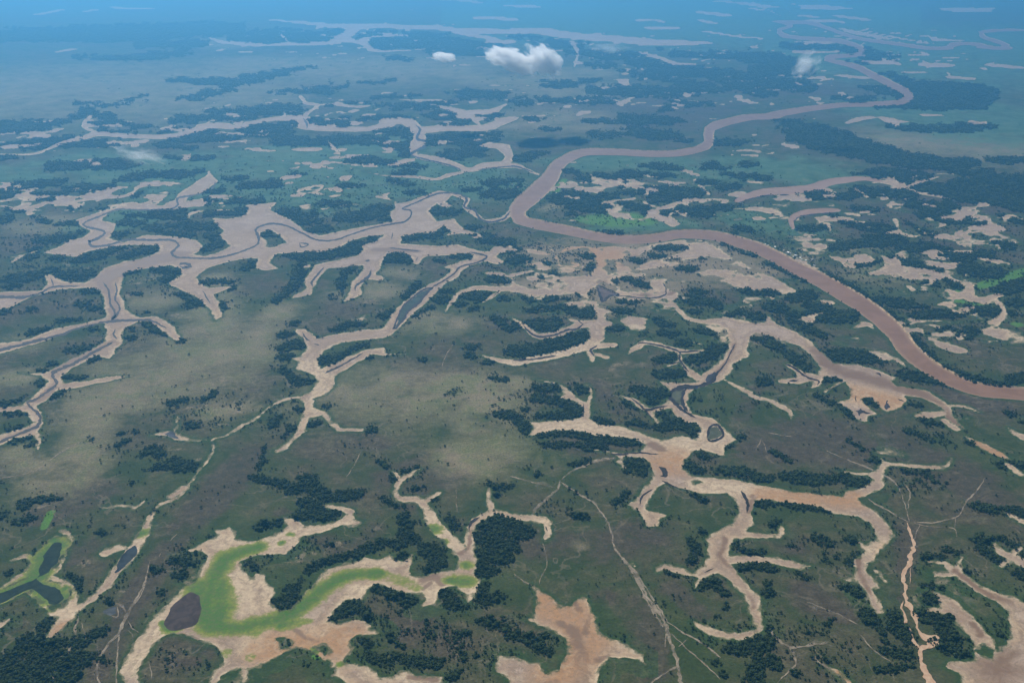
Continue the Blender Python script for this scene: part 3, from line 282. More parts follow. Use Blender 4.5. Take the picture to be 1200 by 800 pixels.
def spline(p, step=4.0):
    """Catmull-Rom through the survey points"""
    if len(p) < 3:
        if len(p) < 2:
            return p
        n = max(2, int(np.hypot(*(p[1] - p[0])[:2]) / step) + 1)
        t = np.linspace(0, 1, n)[:, None]
        return p[0] * (1 - t) + p[1] * t
    q = np.vstack([2 * p[0] - p[1], p, 2 * p[-1] - p[-2]])
    out = []
    for i in range(len(p) - 1):
        a, b, c, d = q[i], q[i + 1], q[i + 2], q[i + 3]
        n = max(1, int(np.hypot(*(c - b)[:2]) / step))
        t = (np.arange(n) / n)[:, None]
        out.append(.5 * (2 * b + (c - a) * t + (2 * a - 5 * b + 4 * c - d) * t * t + (3 * b - a - 3 * c + d) * t ** 3))
    out.append(p[-1:])
    r = np.vstack(out)
    r[:, 2] = np.clip(r[:, 2], p[:, 2].min(), p[:, 2].max())
    return r

def to_ground(p):
    """spline points (x,y,width) -> ground x, y, half width in metres"""
    gx, gy = at(p[:, 0], p[:, 1])
    if len(p) == 1:
        _, y0 = at(p[:, 0], p[:, 1] + p[:, 2] / 2)
        _, y1 = at(p[:, 0], p[:, 1] - p[:, 2] / 2)
        return gx, gy, (y1 - y0) / 2
    d = np.gradient(p[:, :2], axis=0)
    d /= np.maximum(np.hypot(d[:, 0], d[:, 1]), 1e-6)[:, None]
    nx, ny = -d[:, 1] * p[:, 2] / 2, d[:, 0] * p[:, 2] / 2
    ax, ay = at(p[:, 0] + nx, p[:, 1] + ny)
    bx, by = at(p[:, 0] - nx, p[:, 1] - ny)
    tx, ty = np.gradient(gx), np.gradient(gy)
    tl = np.maximum(np.hypot(tx, ty), 1e-6)
    w = np.abs((bx - ax) * -ty + (by - ay) * tx) / tl
    return gx, gy, w / 2

_tab = rng.random((256, 256)).astype(np.float32) * 2 - 1
def vnoise(x, y, scale, seed=0):
    x = x / scale + seed * 17.31; y = y / scale + seed * 9.77
    ix = np.floor(x).astype(np.int64); iy = np.floor(y).astype(np.int64)
    fx = x - ix; fy = y - iy
    fx = fx * fx * (3 - 2 * fx); fy = fy * fy * (3 - 2 * fy)
    i0, i1, j0, j1 = ix & 255, (ix + 1) & 255, iy & 255, (iy + 1) & 255
    return ((_tab[i0, j0] * (1 - fx) + _tab[i1, j0] * fx) * (1 - fy)
            + (_tab[i0, j1] * (1 - fx) + _tab[i1, j1] * fx) * fy)

def fbm(x, y, scale, octaves=3, seed=0):
    v = 0; a = .6
    for o in range(octaves):
        v = v + a * vnoise(x, y, scale / 2 ** o, seed + o * 3)
        a *= .55
    return v

def sstep(a, b, v):
    t = np.clip((v - a) / (b - a), 0, 1)
    return t * t * (3 - 2 * t)

# ---------------------------------------------------------------- survey grid over the plain
U = np.unique(np.concatenate([np.arange(-420, -30, 6.0), np.arange(-30, 1230.1, 1.7), np.arange(1230, 1621, 6.0)]))
Vv = np.unique(np.concatenate([np.arange(-40, -12, 4.0), np.arange(-12, 812, 1.7), np.arange(812, 1010, 5.0)]))[::-1]
NU, NV = len(U), len(Vv)
PU, PV = np.meshgrid(U, Vv)
GX, GY = at(PU, PV)
WX = GX + 7.0 * fbm(GX, GY, 60, 3, 1) + 2.5 * vnoise(GX, GY, 14, 5)
WY = GY + 7.0 * fbm(GX, GY, 60, 3, 2) + 2.5 * vnoise(GX, GY, 14, 6)
Vasc = Vv[::-1]

def window(x0, x1, y0, y1):
    i0, i1 = np.searchsorted(U, x0), np.searchsorted(U, x1)
    j0, j1 = NV - np.searchsorted(Vasc, y1), NV - np.searchsorted(Vasc, y0)
    return slice(max(j0, 0), max(j1, 0)), slice(i0, i1)

def seg_dist(x, y, ax, ay, bx, by):
    dx, dy = bx - ax, by - ay
    l2 = dx * dx + dy * dy + 1e-9
    t = np.clip(((x - ax) * dx + (y - ay) * dy) / l2, 0, 1)
    return np.hypot(x - ax - t * dx, y - ay - t * dy), t

def stroke_field(strokes, x=None, y=None, margin=12, base=-60.0, step=5.0, grow=1.0):
    x = WX if x is None else x
    y = WY if y is None else y
    f = np.full((NV, NU), base, np.float32)
    for st in strokes:
        p = spline(st, step)
        gx, gy, r = to_ground(p)
        r = r * grow
        n = len(p)
        for i in range(max(1, n - 1)):
            j = min(i + 1, n - 1)
            m = max(p[i, 2], p[j, 2]) * (1.2 if n > 1 else 2.5) + margin
            w = window(min(p[i, 0], p[j, 0]) - m, max(p[i, 0], p[j, 0]) + m, min(p[i, 1], p[j, 1]) - m, max(p[i, 1], p[j, 1]) + m)
            if w[0].stop <= w[0].start or w[1].stop <= w[1].start:
                continue
            d, t = seg_dist(x[w], y[w], gx[i], gy[i], gx[j], gy[j])
            f[w] = np.maximum(f[w], r[i] * (1 - t) + r[j] * t - d)
    return f

def poly_field(polys, base=-60.0, margin=14):
    f = np.full((NV, NU), base, np.float32)
    for p in polys:
        gx, gy = at(p[:, 0], p[:, 1])
        w = window(p[:, 0].min() - margin, p[:, 0].max() + margin, p[:, 1].min() - margin, p[:, 1].max() + margin)
        x, y = WX[w], WY[w]
        d = np.full(x.shape, 1e9); ins = np.zeros(x.shape, bool)
        n = len(p)
        for i in range(n):
            ax, ay, bx, by = gx[i], gy[i], gx[(i + 1) % n], gy[(i + 1) % n]
            d = np.minimum(d, seg_dist(x, y, ax, ay, bx, by)[0])
            if ay != by:
                c = ((ay > y) != (by > y)) & (x < (bx - ax) * (y - ay) / (by - ay) + ax)
                ins ^= c
        f[w] = np.maximum(f[w], np.where(ins, d, -d))
    return f

# ---------------------------------------------------------------- fields
dist = np.hypot(np.hypot(GX, GY), CAM_H)
grain = dist ** 2 / (CAM_H * FOC)            # metres of depth one survey unit covers: how coarse the survey is
def ragged(seed):
    """natural raggedness, coarser where the survey is coarser"""
    v = 0; wsum = 0
    for k, s in enumerate((12, 26, 56, 120, 260)):
        w = np.exp(-(np.log(s / (4.0 * grain)) / .8) ** 2)
        v = v + w * fbm(GX, GY, s, 2, seed + 7 * k); wsum = wsum + w
    return v / (wsum + 1e-6)
BW = 7.0        # width of the eroded river bank
def zone(s, grow=1.0, soft=.55, amp=.35):
    """soft area of a ground cover: 1 inside the strokes, fading over their own width"""
    f = np.zeros((NV, NU), np.float32)
    for st in parse(s):
        p = spline(st, 12.0)
        gx, gy, r = to_ground(p)
        n = len(p)
        for i in range(max(1, n - 1)):
            j = min(i + 1, n - 1)
            m = max(p[i, 2], p[j, 2]) * 2.6 * grow + 6
            w = window(min(p[i, 0], p[j, 0]) - m, max(p[i, 0], p[j, 0]) + m, min(p[i, 1], p[j, 1]) - m, max(p[i, 1], p[j, 1]) + m)
            if w[0].stop <= w[0].start or w[1].stop <= w[1].start:
                continue
            d, t = seg_dist(WX[w], WY[w], gx[i], gy[i], gx[j], gy[j])
            rr = (r[i] * (1 - t) + r[j] * t) * grow
            f[w] = np.maximum(f[w], 1 - sstep(1 - soft, 1 + soft, d / np.maximum(rr, 1)))
    return f

inframe = sstep(-40, 5, PU) * (1 - sstep(1195, 1240, PU)) * sstep(-20, 4, PV) * (1 - sstep(796, 830, PV))
edge_n = 2.2 * vnoise(GX, GY, 8, 11) + 2.6 * vnoise(GX, GY, 19, 12) + np.clip(grain - 5, 0, 34) * .75 * ragged(13)
f_river = stroke_field(parse(RIVER), GX + .3 * (WX - GX), GY + .3 * (WY - GY), margin=16) + .6 * edge_n
f_ox = np.maximum(stroke_field(parse(OXBOW)), stroke_field(parse(OXBOW2))) + .5 * edge_n
hole = poly_field(parse(HOLEPOLY))
systems = [
    ('mudflat', ['PA', 'PA2'], [], 'broad pinkish mudflat crossed by a winding dark rill'),
    ('mudflat', ['PB'], [], 'pinkish branching mudflat with creeks joining the brown river'),
    ('mudflat', ['PC'], [], 'tan dry mudflat patched with shrubs below the river bend'),
    ('creek_bed', ['PD'], [], 'tan dry creek bed branching through dark grassland'),
    ('lagoon_bed', ['PF'], ['lagoon_arms'], 'pale sandy lagoon bed with bright green algae'),
    ('bare_basin', ['PH'], [], 'reddish brown bare basin between dark groves'),
    ('bare_basin', ['PI'], ['east_patches'], 'brown bare basin beside the dark grove and eroded gully'),
    ('creek_bed', [], ['creek_mid'], 'narrow forked creek beds feeding the tan mudflat'),
    ('creek_bed', [], ['creek_far'], 'distant pale creek beds hazy beyond the mudflats'),
    ('creek_bed', [], ['creek_right'], 'pinkish creek beds beyond the river bend'),
    ('salt_pan', [], ['pans'], 'small pale bare pans scattered over the grassland'),
]
f_sys = []
for nm, polys, strokes, lab in systems:
    f = np.full((NV, NU), -60.0, np.float32)
    if polys:
        f = np.maximum(f, poly_field([parse(BEDPOLY[k])[0] for k in polys]))
    for k in strokes:
        sts = parse(BEDS[k])
        for st in sts:                      # creek heads taper away
            if len(st) > 2 and k != 'pans':
                for e in (0, -1):
                    if st[e, 2] <= 5: st[e, 2] *= .4
        f = np.maximum(f, stroke_field(sts))
    if polys == ['PC'] or strokes == ['creek_right']:
        f = np.minimum(f, (.20 - fbm(WX, WY, 130, 4, 301)) * 70)
        f = np.maximum(f, np.where(f > -25, (.02 - np.abs(fbm(WX, WY, 110, 3, 305))) * 60, -60)) if polys else f
    f_sys.append(np.minimum(f, -hole) + edge_n * np.where(f > -30, 1.0, 1.0))
f_core = np.max(f_sys, axis=0)
def ridged(seed):
    v = None
    for s in (70, 160, 360):
        w = np.exp(-(np.log(s / (11.0 * grain)) / .75) ** 2)
        q = np.abs(fbm(WX, WY, s, 3, seed + s)) * s * .55      # metres from the line, roughly
        v = w * q if v is None else v + w * q
        ws = w if s == 70 else ws + w
    return v / (ws + 1e-6)
web_on = np.maximum(zone(WEB, 1.25, .7), .85 * np.exp(-np.clip(-f_core - 4, 0, 60) / (12 + 1.3 * grain)) * sstep(-.4, .15, fbm(GX, GY, 170, 2, 205)))
web_on = web_on * (1 - .75 * sstep(6500, 11000, dist))
web_w = .8 * np.minimum(grain, 34) * (.35 + 1.1 * sstep(-.3, .5, fbm(GX, GY, 240, 3, 206)))
f_web = web_w * web_on - ridged(210) - (1 - web_on) * 3.0 * grain
pat = fbm(WX, WY, 190, 4, 220) * (.5 + .5 * zone(WEB, 1.0, .6))
f_web = np.maximum(f_web, (pat - .40) * 12 * np.minimum(grain, 30))
f_web = np.where(web_on * inframe > .05, f_web, -60.0)
systems.append(('creek_bed', [], [], 'fine web of pale creeklets and bare scars in the grassland'))
f_sys.append(np.clip(f_web, -60, 60))
f_sys = np.array(f_sys)
f_bed = f_sys.max(0)
pond_polys = [parse(p[2])[0] for p in PONDS]
def rounded(p):
    out = []
    n = len(p)
    for i in range(n):
        a, b_, c_, d_ = p[i - 1], p[i], p[(i + 1) % n], p[(i + 2) % n]
        for t in np.arange(0, 1, .25):
            out.append(.5 * (2 * b_ + (c_ - a) * t + (2 * a - 5 * b_ + 4 * c_ - d_) * t * t + (3 * b_ - a - 3 * c_ + d_) * t ** 3))
    return np.array(out)
pond_polys = [rounded(p) if i in (0, 1, 2) else p for i, p in enumerate(pond_polys)]
f_pond = poly_field(pond_polys) + .4 * edge_n - 8.0 * ((PU < 100) & (PV > 620))

nz_big = fbm(GX, GY, 420, 4, 21)
nz_mid = fbm(GX, GY, 120, 3, 22)
outside = 1 - inframe
a_pale = np.clip(np.maximum(zone(PALE, 1.5, .98), .9 * zone(TAN, 1.3, .9)) * (.8 + .5 * nz_mid) + outside * sstep(.1, .5, nz_big), 0, 1)
a_mauve = np.clip(zone(MAUVE, 1.2, .6) * (.85 + .5 * nz_mid) + outside * sstep(.1, .5, -nz_big), 0, 1)
a_lush = np.clip(zone(LUSH, 1.1, .5) * (.9 + .3 * nz_mid), 0, 1)
a_turf = np.clip(zone(FARGREEN, 1.2, .8) * (.85 + .6 * nz_mid), 0, 1)
a_bare = np.clip(.8 * zone(TAN, 1.2, .7) + zone(BEDS['dry_patches'], 1.3, .5) + .35 * zone(BEDS['east_patches'], 1.8, .6), 0, 1)
a_tan = np.clip(zone(TAN, 1.35, .9) * (.9 + .5 * nz_mid), 0, 1)
a_dry = np.clip(zone(DRY, 1.2, .9), 0, 1)
a_wet = np.clip(zone(WETMUD, 1.0, .95) * (.8 + .5 * nz_mid), 0, 1)
a_algae = np.clip(zone(ALGAE, 1.3, .95) + .45 * zone(ALGAE_FAINT, 1.0, .5), 0, 1)
a_orange = np.clip(zone(ORANGE, 1.0, .6), 0, 1)
near_bed = np.exp(-np.clip(-f_bed, 0, 200) / 14.0)
near_river = np.exp(-np.clip(-f_river, 0, 200) / 20.0)

f_for = stroke_field(parse(FOREST), GX + 1.7 * (WX - GX), GY + 1.7 * (WY - GY), margin=12, base=-6000.0, grow=1.15)
f_for = f_for + 2.1 * grain * ragged(131) + 1.5 * grain * ragged(171) + .05 * grain + sstep(4200, 7000, dist) * grain * (2.2 * fbm(GX, GY, 70, 3, 191) + 2.6 * ragged(231) - .1)
# beyond the surveyed frame the same kind of country goes on
rough = fbm(GX, GY * .7, 260, 4, 41)
f_for = np.maximum(f_for, np.where(outside > .5, (rough - .28) * 90, -6000))
# fringe bushes along the beds
fr_n = fbm(GX, GY, 75, 2, 51)
fringe = sstep(3, 7, -f_bed) * (1 - sstep(10, 22, -f_bed)) * sstep(.05, .35, fr_n)
free = np.minimum(np.minimum(-f_bed, -f_river), np.minimum(-f_ox, -f_pond))
cover = sstep(-.25, .45, f_for / grain) * .97
scrub = np.clip(zone(SCRUB, 1.2, .7), 0, 1)
halo = sstep(-5, -.3, f_for / grain)
far_thin = 1 - .97 * sstep(4500, 8500, dist)
cover = np.maximum(cover, fringe * .30 * (dist < 5500))
cover = np.maximum(cover, far_thin * scrub * .33 * sstep(-.2, .35, fbm(GX, GY, 45, 3, 61)))
cover = np.maximum(cover, far_thin * halo * .26 * sstep(-.1, .5, fbm(GX, GY, 60, 2, 62)))
cover = np.maximum(cover, (1 - .85 * a_pale) * far_thin * (.003 + .035 * sstep(.22, .5, fbm(GX, GY, 150, 3, 63))))
cover = cover * sstep(.5, 4.0, free)
a_forest = sstep(-.5, .8, f_for / grain) * sstep(0, 4, free)

# ---------------------------------------------------------------- cut the plain into ground, beds, banks, water
def clip(V, T, f):
    s = f > 0
    cnt = s[T].sum(1)
    pos, neg = [T[cnt == 3]], [T[cnt == 0]]
    edges, recs = [], []
    for c in (1, 2):
        M = T[cnt == c]
        odd = s[M] if c == 1 else ~s[M]
        k = odd.argmax(1)
        ar = np.arange(len(M))
        a, b, d = M[ar, k], M[ar, (k + 1) % 3], M[ar, (k + 2) % 3]
        recs.append((a, b, d))
        edges += [np.stack([np.minimum(a, b), np.maximum(a, b)], 1), np.stack([np.minimum(a, d), np.maximum(a, d)], 1)]
    E = np.vstack(edges)
    if len(E) == 0:
        return V, f, pos[0], neg[0]
    n = len(V)
    key = E[:, 0].astype(np.int64) * n + E[:, 1]
    uq, inv = np.unique(key, return_inverse=True)
    lo, hi = uq // n, uq % n
    t = np.clip(f[lo] / (f[lo] - f[hi]), .03, .97)[:, None]
    V2 = np.vstack([V, V[lo] * (1 - t) + V[hi] * t])
    f2 = np.concatenate([f, np.zeros(len(uq))])
    idx = inv.ravel() + n
    o = 0
    for c, (a, b, d) in zip((1, 2), recs):
        m = len(a)
        ab, ad = idx[o:o + m], idx[o + m:o + 2 * m]
        o += 2 * m
        tip = np.stack([a, ab, ad], 1)
        q = np.vstack([np.stack([ab, b, d], 1), np.stack([ab, d, ad], 1)])
        (pos if c == 1 else neg).append(tip)
        (neg if c == 1 else pos).append(q)
    return V2, f2, np.vstack(pos), np.vstack(neg)

NS = len(systems)
cols = [GX, GY, f_river, f_ox, f_pond, f_bed, a_pale, a_mauve, a_lush, a_forest, a_wet, a_algae, a_orange, near_bed, near_river, a_bare, a_turf, a_tan, a_dry] + list(f_sys)
CX, CY, CR, CO, CP, CB, CA0 = 0, 1, 2, 3, 4, 5, 6
VV = np.stack([c.ravel() for c in cols], 1).astype(np.float64)
# the sheet goes on to the horizon
jj, ii = np.meshgrid(np.arange(NV - 1), np.arange(NU - 1), indexing='ij')
v00 = (jj * NU + ii).ravel(); v10 = v00 + 1; v01 = v00 + NU; v11 = v01 + 1
TT = np.vstack([np.stack([v00, v10, v11], 1), np.stack([v00, v11, v01], 1)])
ring_i = np.concatenate([np.arange(0, NU, 1), np.arange(1, NV) * NU + NU - 1, (NV - 1) * NU + np.arange(NU - 2, -1, -1), np.arange(NV - 2, 0, -1) * NU])
rx, ry = VV[ring_i, CX], VV[ring_i, CY]
cx0, cy0 = 0.0, 9000.0
ringv = [ring_i]
extra = []
for k, far in enumerate((1.25, 2.2, 5.0, 12.0)):
    bx_, by_ = cx0 + (rx - cx0) * far, cy0 + (ry - cy0) * far
    L = 95000.0
    sc = np.minimum(1, L / np.maximum(np.abs(bx_ - cx0), np.abs(by_ - cy0)))
    col = np.tile(np.array([[0] * len(cols)], float), (len(ring_i), 1))
    col[:, CX] = cx0 + (bx_ - cx0) * sc; col[:, CY] = cy0 + (by_ - cy0) * sc
    col[:, 2:6] = -60
    col[:, CA0] = .25; col[:, CA0 + 1] = .25; col[:, CA0 + 3] = .3
    col[:, 19:] = -60
    ringv.append(len(VV) + sum(len(e) for e in extra) + np.arange(len(ring_i)))
    extra.append(col)
VV = np.vstack([VV] + extra)
add = []
for a, b in zip(ringv[:-1], ringv[1:]):
    an, bn = np.roll(a, -1), np.roll(b, -1)
    add += [np.stack([a, b, bn], 1), np.stack([a, bn, an], 1)]
TT = np.vstack([TT] + add)

VV, _, T_riv, T_rest = clip(VV, TT, VV[:, CR].copy())
VV, _, T_water, T_bank = clip(VV, T_riv, VV[:, CR] - BW)
VV, _, T_ox, T_rest = clip(VV, T_rest, VV[:, CO].copy())
VV, _, T_pond, T_rest = clip(VV, T_rest, VV[:, CP].copy())
VV, _, T_bed, T_ground = clip(VV, T_rest, VV[:, CB].copy())

def height(V):
    z = -1.6 * sstep(0, 9, V[:, CB])
    z = np.minimum(z, -4.0 * sstep(0, BW, V[:, CR]))
    z = np.minimum(z, -1.6 * sstep(0, 6, np.maximum(V[:, CO], V[:, CP])))
    return z + .5 * fbm(V[:, CX], V[:, CY], 300, 2, 71) * sstep(3, 30, np.minimum(-V[:, CR], -V[:, CB]))
ZZ = height(VV)
Zgrid = ZZ[:NV * NU].reshape(NV, NU)

def ground_z(x, y):
    px, py = survey_of(x, y)
    fi = np.interp(px, U, np.arange(NU)); fj = np.interp(-py, -Vv, np.arange(NV))
    i = np.clip(fi.astype(int), 0, NU - 2); j = np.clip(fj.astype(int), 0, NV - 2)
    u, v = fi - i, fj - j
    return (Zgrid[j, i] * (1 - u) + Zgrid[j, i + 1] * u) * (1 - v) + (Zgrid[j + 1, i] * (1 - u) + Zgrid[j + 1, i + 1] * u) * v

# ---------------------------------------------------------------- materials
def mat(name):
    m = bpy.data.materials.new(name)
    m.use_nodes = True
    nt = m.node_tree
    nt.nodes.clear()
    out = nt.nodes.new('ShaderNodeOutputMaterial')
    return m, nt, out

class N:
    """small node-writing helper"""
    def __init__(self, nt):
        self.nt = nt
    def new(self, t, **kw):
        n = self.nt.nodes.new(t)
        for k, v in kw.items():
            setattr(n, k, v)
        return n
    def link(self, a, b):
        self.nt.links.new(a, b)
    def put(self, sock, v):
        if hasattr(v, 'is_output') or isinstance(v, bpy.types.NodeSocket):
            self.link(v, sock)
        elif isinstance(v, (tuple, list)) and len(v) == 3 and sock.type == 'RGBA':
            sock.default_value = (*v, 1)
        else:
            sock.default_value = v
    def coord(self):
        return self.new('ShaderNodeNewGeometry').outputs['Position']
    def noise(self, co, scale, detail=4, rough=.55, dist=0.0):
        n = self.new('ShaderNodeTexNoise')
        self.link(co, n.inputs['Vector'])
        n.inputs['Scale'].default_value = 1.0 / scale
        n.inputs['Detail'].default_value = detail
        n.inputs['Roughness'].default_value = rough
        n.inputs['Distortion'].default_value = dist
        return n.outputs['Fac']
    def ramp(self, f, a, b, lo=0.0, hi=1.0):
        n = self.new('ShaderNodeMapRange', interpolation_type='SMOOTHSTEP')
        self.put(n.inputs[0], f)
        n.inputs[1].default_value = a; n.inputs[2].default_value = b
        n.inputs[3].default_value = lo; n.inputs[4].default_value = hi
        return n.outputs[0]
    def mix(self, f, a, b, blend='MIX'):
        n = self.new('ShaderNodeMix', data_type='RGBA', blend_type=blend)
        self.put(n.inputs[0], f); self.put(n.inputs[6], a); self.put(n.inputs[7], b)
        return n.outputs[2]
    def math(self, op, a, b=0.0):
        n = self.new('ShaderNodeMath', operation=op)
        self.put(n.inputs[0], a); self.put(n.inputs[1], b)
        return n.outputs[0]
    def attr(self, name):
        n = self.new('ShaderNodeAttribute', attribute_name=name)
        s = self.new('ShaderNodeSeparateColor')
        self.link(n.outputs['Color'], s.inputs[0])
        return s.outputs
    def bsdf(self, out, color, rough=.9, spec=.2, bump=None, strength=.3, distance=1.0):
        b = self.new('ShaderNodeBsdfPrincipled')
        self.put(b.inputs['Base Color'], color)
        self.put(b.inputs['Roughness'], rough)
        b.inputs['Specular IOR Level'].default_value = spec
        if bump is not None:
            bn = self.new('ShaderNodeBump')
            bn.inputs['Strength'].default_value = strength
            bn.inputs['Distance'].default_value = distance
            self.link(bump, bn.inputs['Height'])
            self.link(bn.outputs[0], b.inputs['Normal'])
        self.link(b.outputs[0], out.inputs['Surface'])
        return b

def ground_material():
    m, nt, out = mat('grassland'); n = N(nt); co = n.coord()
    A, B, C = n.attr('cover_a'), n.attr('cover_b'), n.attr('cover_c')      # pale, mauve, lush / forest, near bed, near river / bare
    big = n.noise(co, 520, 5); mid = n.noise(co, 130, 6, .65, .8); fine = n.noise(co, 26, 4, .65); dot = n.noise(co, 7, 2, .6)
    def jit(a, k=.9, src=None):
        return n.math('ADD', a, n.math('MULTIPLY', n.math('SUBTRACT', src if src is not None else mid, .5), k))
    green = n.mix(n.ramp(mid, .35, .68), (.046, .072, .021), (.095, .118, .038))
    brown = n.mix(n.ramp(fine, .35, .65), (.082, .068, .043), (.135, .112, .070))
    c = n.mix(n.ramp(n.math('ADD', n.math('MULTIPLY', big, .7), n.math('MULTIPLY', mid, .5)), .49, .74), green, brown)
    mv = n.mix(n.ramp(fine, .3, .7), (.074, .056, .044), (.125, .098, .074))
    c = n.mix(n.ramp(jit(jit(A[1], 1.5), .9, fine), .2, .95, 0, .8), c, mv)
    pale_c = n.mix(n.ramp(jit(mid, .5, fine), .38, .64), (.360, .285, .195), (.215, .225, .105))
    pale_c = n.mix(n.ramp(fine, .45, .75, 0, .6), pale_c, (.42, .335, .235))
    c = n.mix(n.ramp(jit(jit(A[0], 1.0), .8, fine), .0, 1.0, 0, .85), c, pale_c)
    c = n.mix(n.ramp(jit(C[1], 1.0), .1, .8, 0, .85), c, n.mix(n.ramp(mid, .35, .65), (.070, .155, .085), (.125, .230, .130)))
    # green belts along the beds and river
    gb = n.mix(n.ramp(fine, .3, .7), (.028, .068, .020), (.056, .112, .032))
    c = n.mix(n.ramp(jit(n.math('MAXIMUM', B[1], B[2]), .8), .15, .75, 0, .75), c, gb)
    c = n.mix(n.ramp(jit(jit(C[2], 1.3), .8, fine), .15, .85, 0, .78), c, n.mix(n.ramp(mid, .35, .65), (.38, .285, .205), (.25, .195, .135)))
    c = n.mix(n.ramp(jit(jit(A[2], .7), .5, fine), .12, .7, 0, .92), c, n.mix(fine, (.150, .330, .055), (.085, .210, .040)))
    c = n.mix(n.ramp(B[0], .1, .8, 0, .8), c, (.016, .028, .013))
    bare0 = n.mix(fine, (.24, .185, .130), (.42, .335, .240))
    c = n.mix(n.ramp(jit(jit(B[1], 1.3, n.noise(co, 38, 5, .7, .6)), .6, fine), .78, 1.12, 0, .75), c, bare0)
    # bare ground: broken patches, scuffs and a web of faint trails
    bare_c = n.mix(fine, (.24, .185, .130), (.40, .325, .240))
    c = n.mix(n.ramp(jit(n.math('MULTIPLY', C[0], .62), 3.0, n.noise(co, 30, 6, .72, .8)), .5, .95, 0, .8), c, bare_c)
    scuff = n.math('MULTIPLY', n.ramp(n.noise(co, 75, 6, .70, 1.2), .60, .72), n.ramp(big, .42, .58, .15, 1))
    c = n.mix(n.math('MULTIPLY', scuff, .55), c, bare_c)
    rid = n.math('ABSOLUTE', n.math('SUBTRACT', n.noise(co, 150, 3, .5, .6), .5))
    web = n.math('MULTIPLY', n.ramp(rid, .004, .016, 1, 0), n.ramp(n.noise(co, 300, 3), .46, .6))
    c = n.mix(n.math('MULTIPLY', web, .45), c, (.26, .215, .16))
    tuss = n.ramp(n.noise(co, 6, 2, .5), .58, .68)
    c = n.mix(n.math('MULTIPLY', tuss, n.ramp(n.noise(co, 90, 3), .42, .62, .05, .6)), c, (.018, .028, .012))
    c = n.mix(n.ramp(dot, .3, .7, .0, .38), c, (.02, .022, .013))
    c = n.mix(1.0, c, (.80, .80, .74), 'MULTIPLY')
    n.bsdf(out, c, .95, .1, n.math('ADD', n.math('MULTIPLY', fine, 2.5), dot), .7, 1.8)
    return m

def bed_material():
    m, nt, out = mat('dry_mud'); n = N(nt); co = n.coord()
    A, B = n.attr('bed_a'), n.attr('bed_b')         # edge 0..1 over 40 m, wet, algae / orange, narrow edge 0..1 over 12 m
    huge = n.noise(co, 500, 4); big = n.noise(co, 150, 5, .6, .8); mid = n.noise(co, 42, 6, .7, 1.4); fine = n.noise(co, 10, 4, .7); grit = n.noise(co, 4, 2)
    def jit(a, k, src):
        return n.math('ADD', a, n.math('MULTIPLY', n.math('SUBTRACT', src, .5), k))
    strk0 = n.noise(co, 60, 6, .7, 1.0)
    c = n.mix(n.ramp(big, .36, .64), (.410, .288, .185), (.265, .180, .124))
    c = n.mix(n.ramp(mid, .44, .66, 0, .85), c, (.470, .352, .226))
    c = n.mix(n.ramp(huge, .42, .66, 0, .55), c, (.270, .200, .160))
    # damp, darker middle; dry cream shore, broken
    c = n.mix(n.ramp(jit(A[0], 1.9, mid), .2, 1.0, 0, .6), c, n.mix(n.ramp(big, .3, .7), (.190, .128, .092), (.400, .300, .240)))
    c = n.mix(n.ramp(jit(B[2], .8, mid), .1, .8, 0, .75), c, n.mix(n.ramp(strk0, .35, .65), (.58, .445, .295), (.44, .325, .215)))
    band = n.new('ShaderNodeMath', operation='SINE')
    n.link(n.math('ADD', n.math('MULTIPLY', A[0], 8.0), n.math('MULTIPLY', mid, 18.0)), band.inputs[0])
    c = n.mix(n.ramp(band.outputs[0], .2, 1, 0, .4), c, (.155, .105, .075))
    rim = jit(jit(B[1], 1.6, big), 1.6, mid)
    c = n.mix(n.ramp(rim, .1, .8, .65, 0), c, (.520, .410, .275))
    c = n.mix(n.math('MULTIPLY', B[0], n.ramp(mid, .3, .6, .35, .95)), c, (.34, .185, .090))
    wet = jit(A[1], 1.3, mid)
    c = n.mix(n.ramp(wet, .2, .8, 0, .88), c, (.150, .086, .052))
    strk = n.noise(co, 22, 6, .75, 1.5)
    al = jit(jit(jit(A[2], 1.2, strk), .6, big), .7, fine)
    c = n.mix(n.ramp(al, .16, .52, 0, .95), c, n.mix(n.ramp(al, .35, 1.05), (.170, .200, .024), (.028, .115, .008)))
    c = n.mix(n.ramp(fine, .3, .7, 0, .40), c, (.15, .105, .075))
    c = n.mix(n.ramp(grit, .60, .72, 0, .55), c, (.10, .075, .052))
    # grass creeping in over the shore
    c = n.mix(n.ramp(jit(B[1], 3.6, n.noise(co, 34, 6, .74)), -.1, .5, .85, 0), c, (.058, .072, .030))
    c = n.mix(1.0, c, (1.18, 1.20, 1.22), 'MULTIPLY')
    n.bsdf(out, c, n.ramp(wet, .3, .8, .9, .6), .1, fine, .5, 1.0)
    return m

def water_material(name, c0, c1, scale, rough=.22, spec=.4):
    m, nt, out = mat(name); n = N(nt); co = n.coord()
    a = n.noise(co, scale, 4, .55, 1.2); b = n.noise(co, 4, 3)
    c = n.mix(n.ramp(a, .35, .65), c0, c1)
    n.bsdf(out, c, rough, spec, b, .05, .3)
    return m

def plain_material(name, c0, c1, scale=8.0, rough=.9, spec=.15, strength=.3):
    m, nt, out = mat(name); n = N(nt); co = n.coord()
    a = n.noise(co, scale, 5, .62, .5)
    n.bsdf(out, n.mix(n.ramp(a, .3, .7), c0, c1), rough, spec, a, strength, .5)
    return m

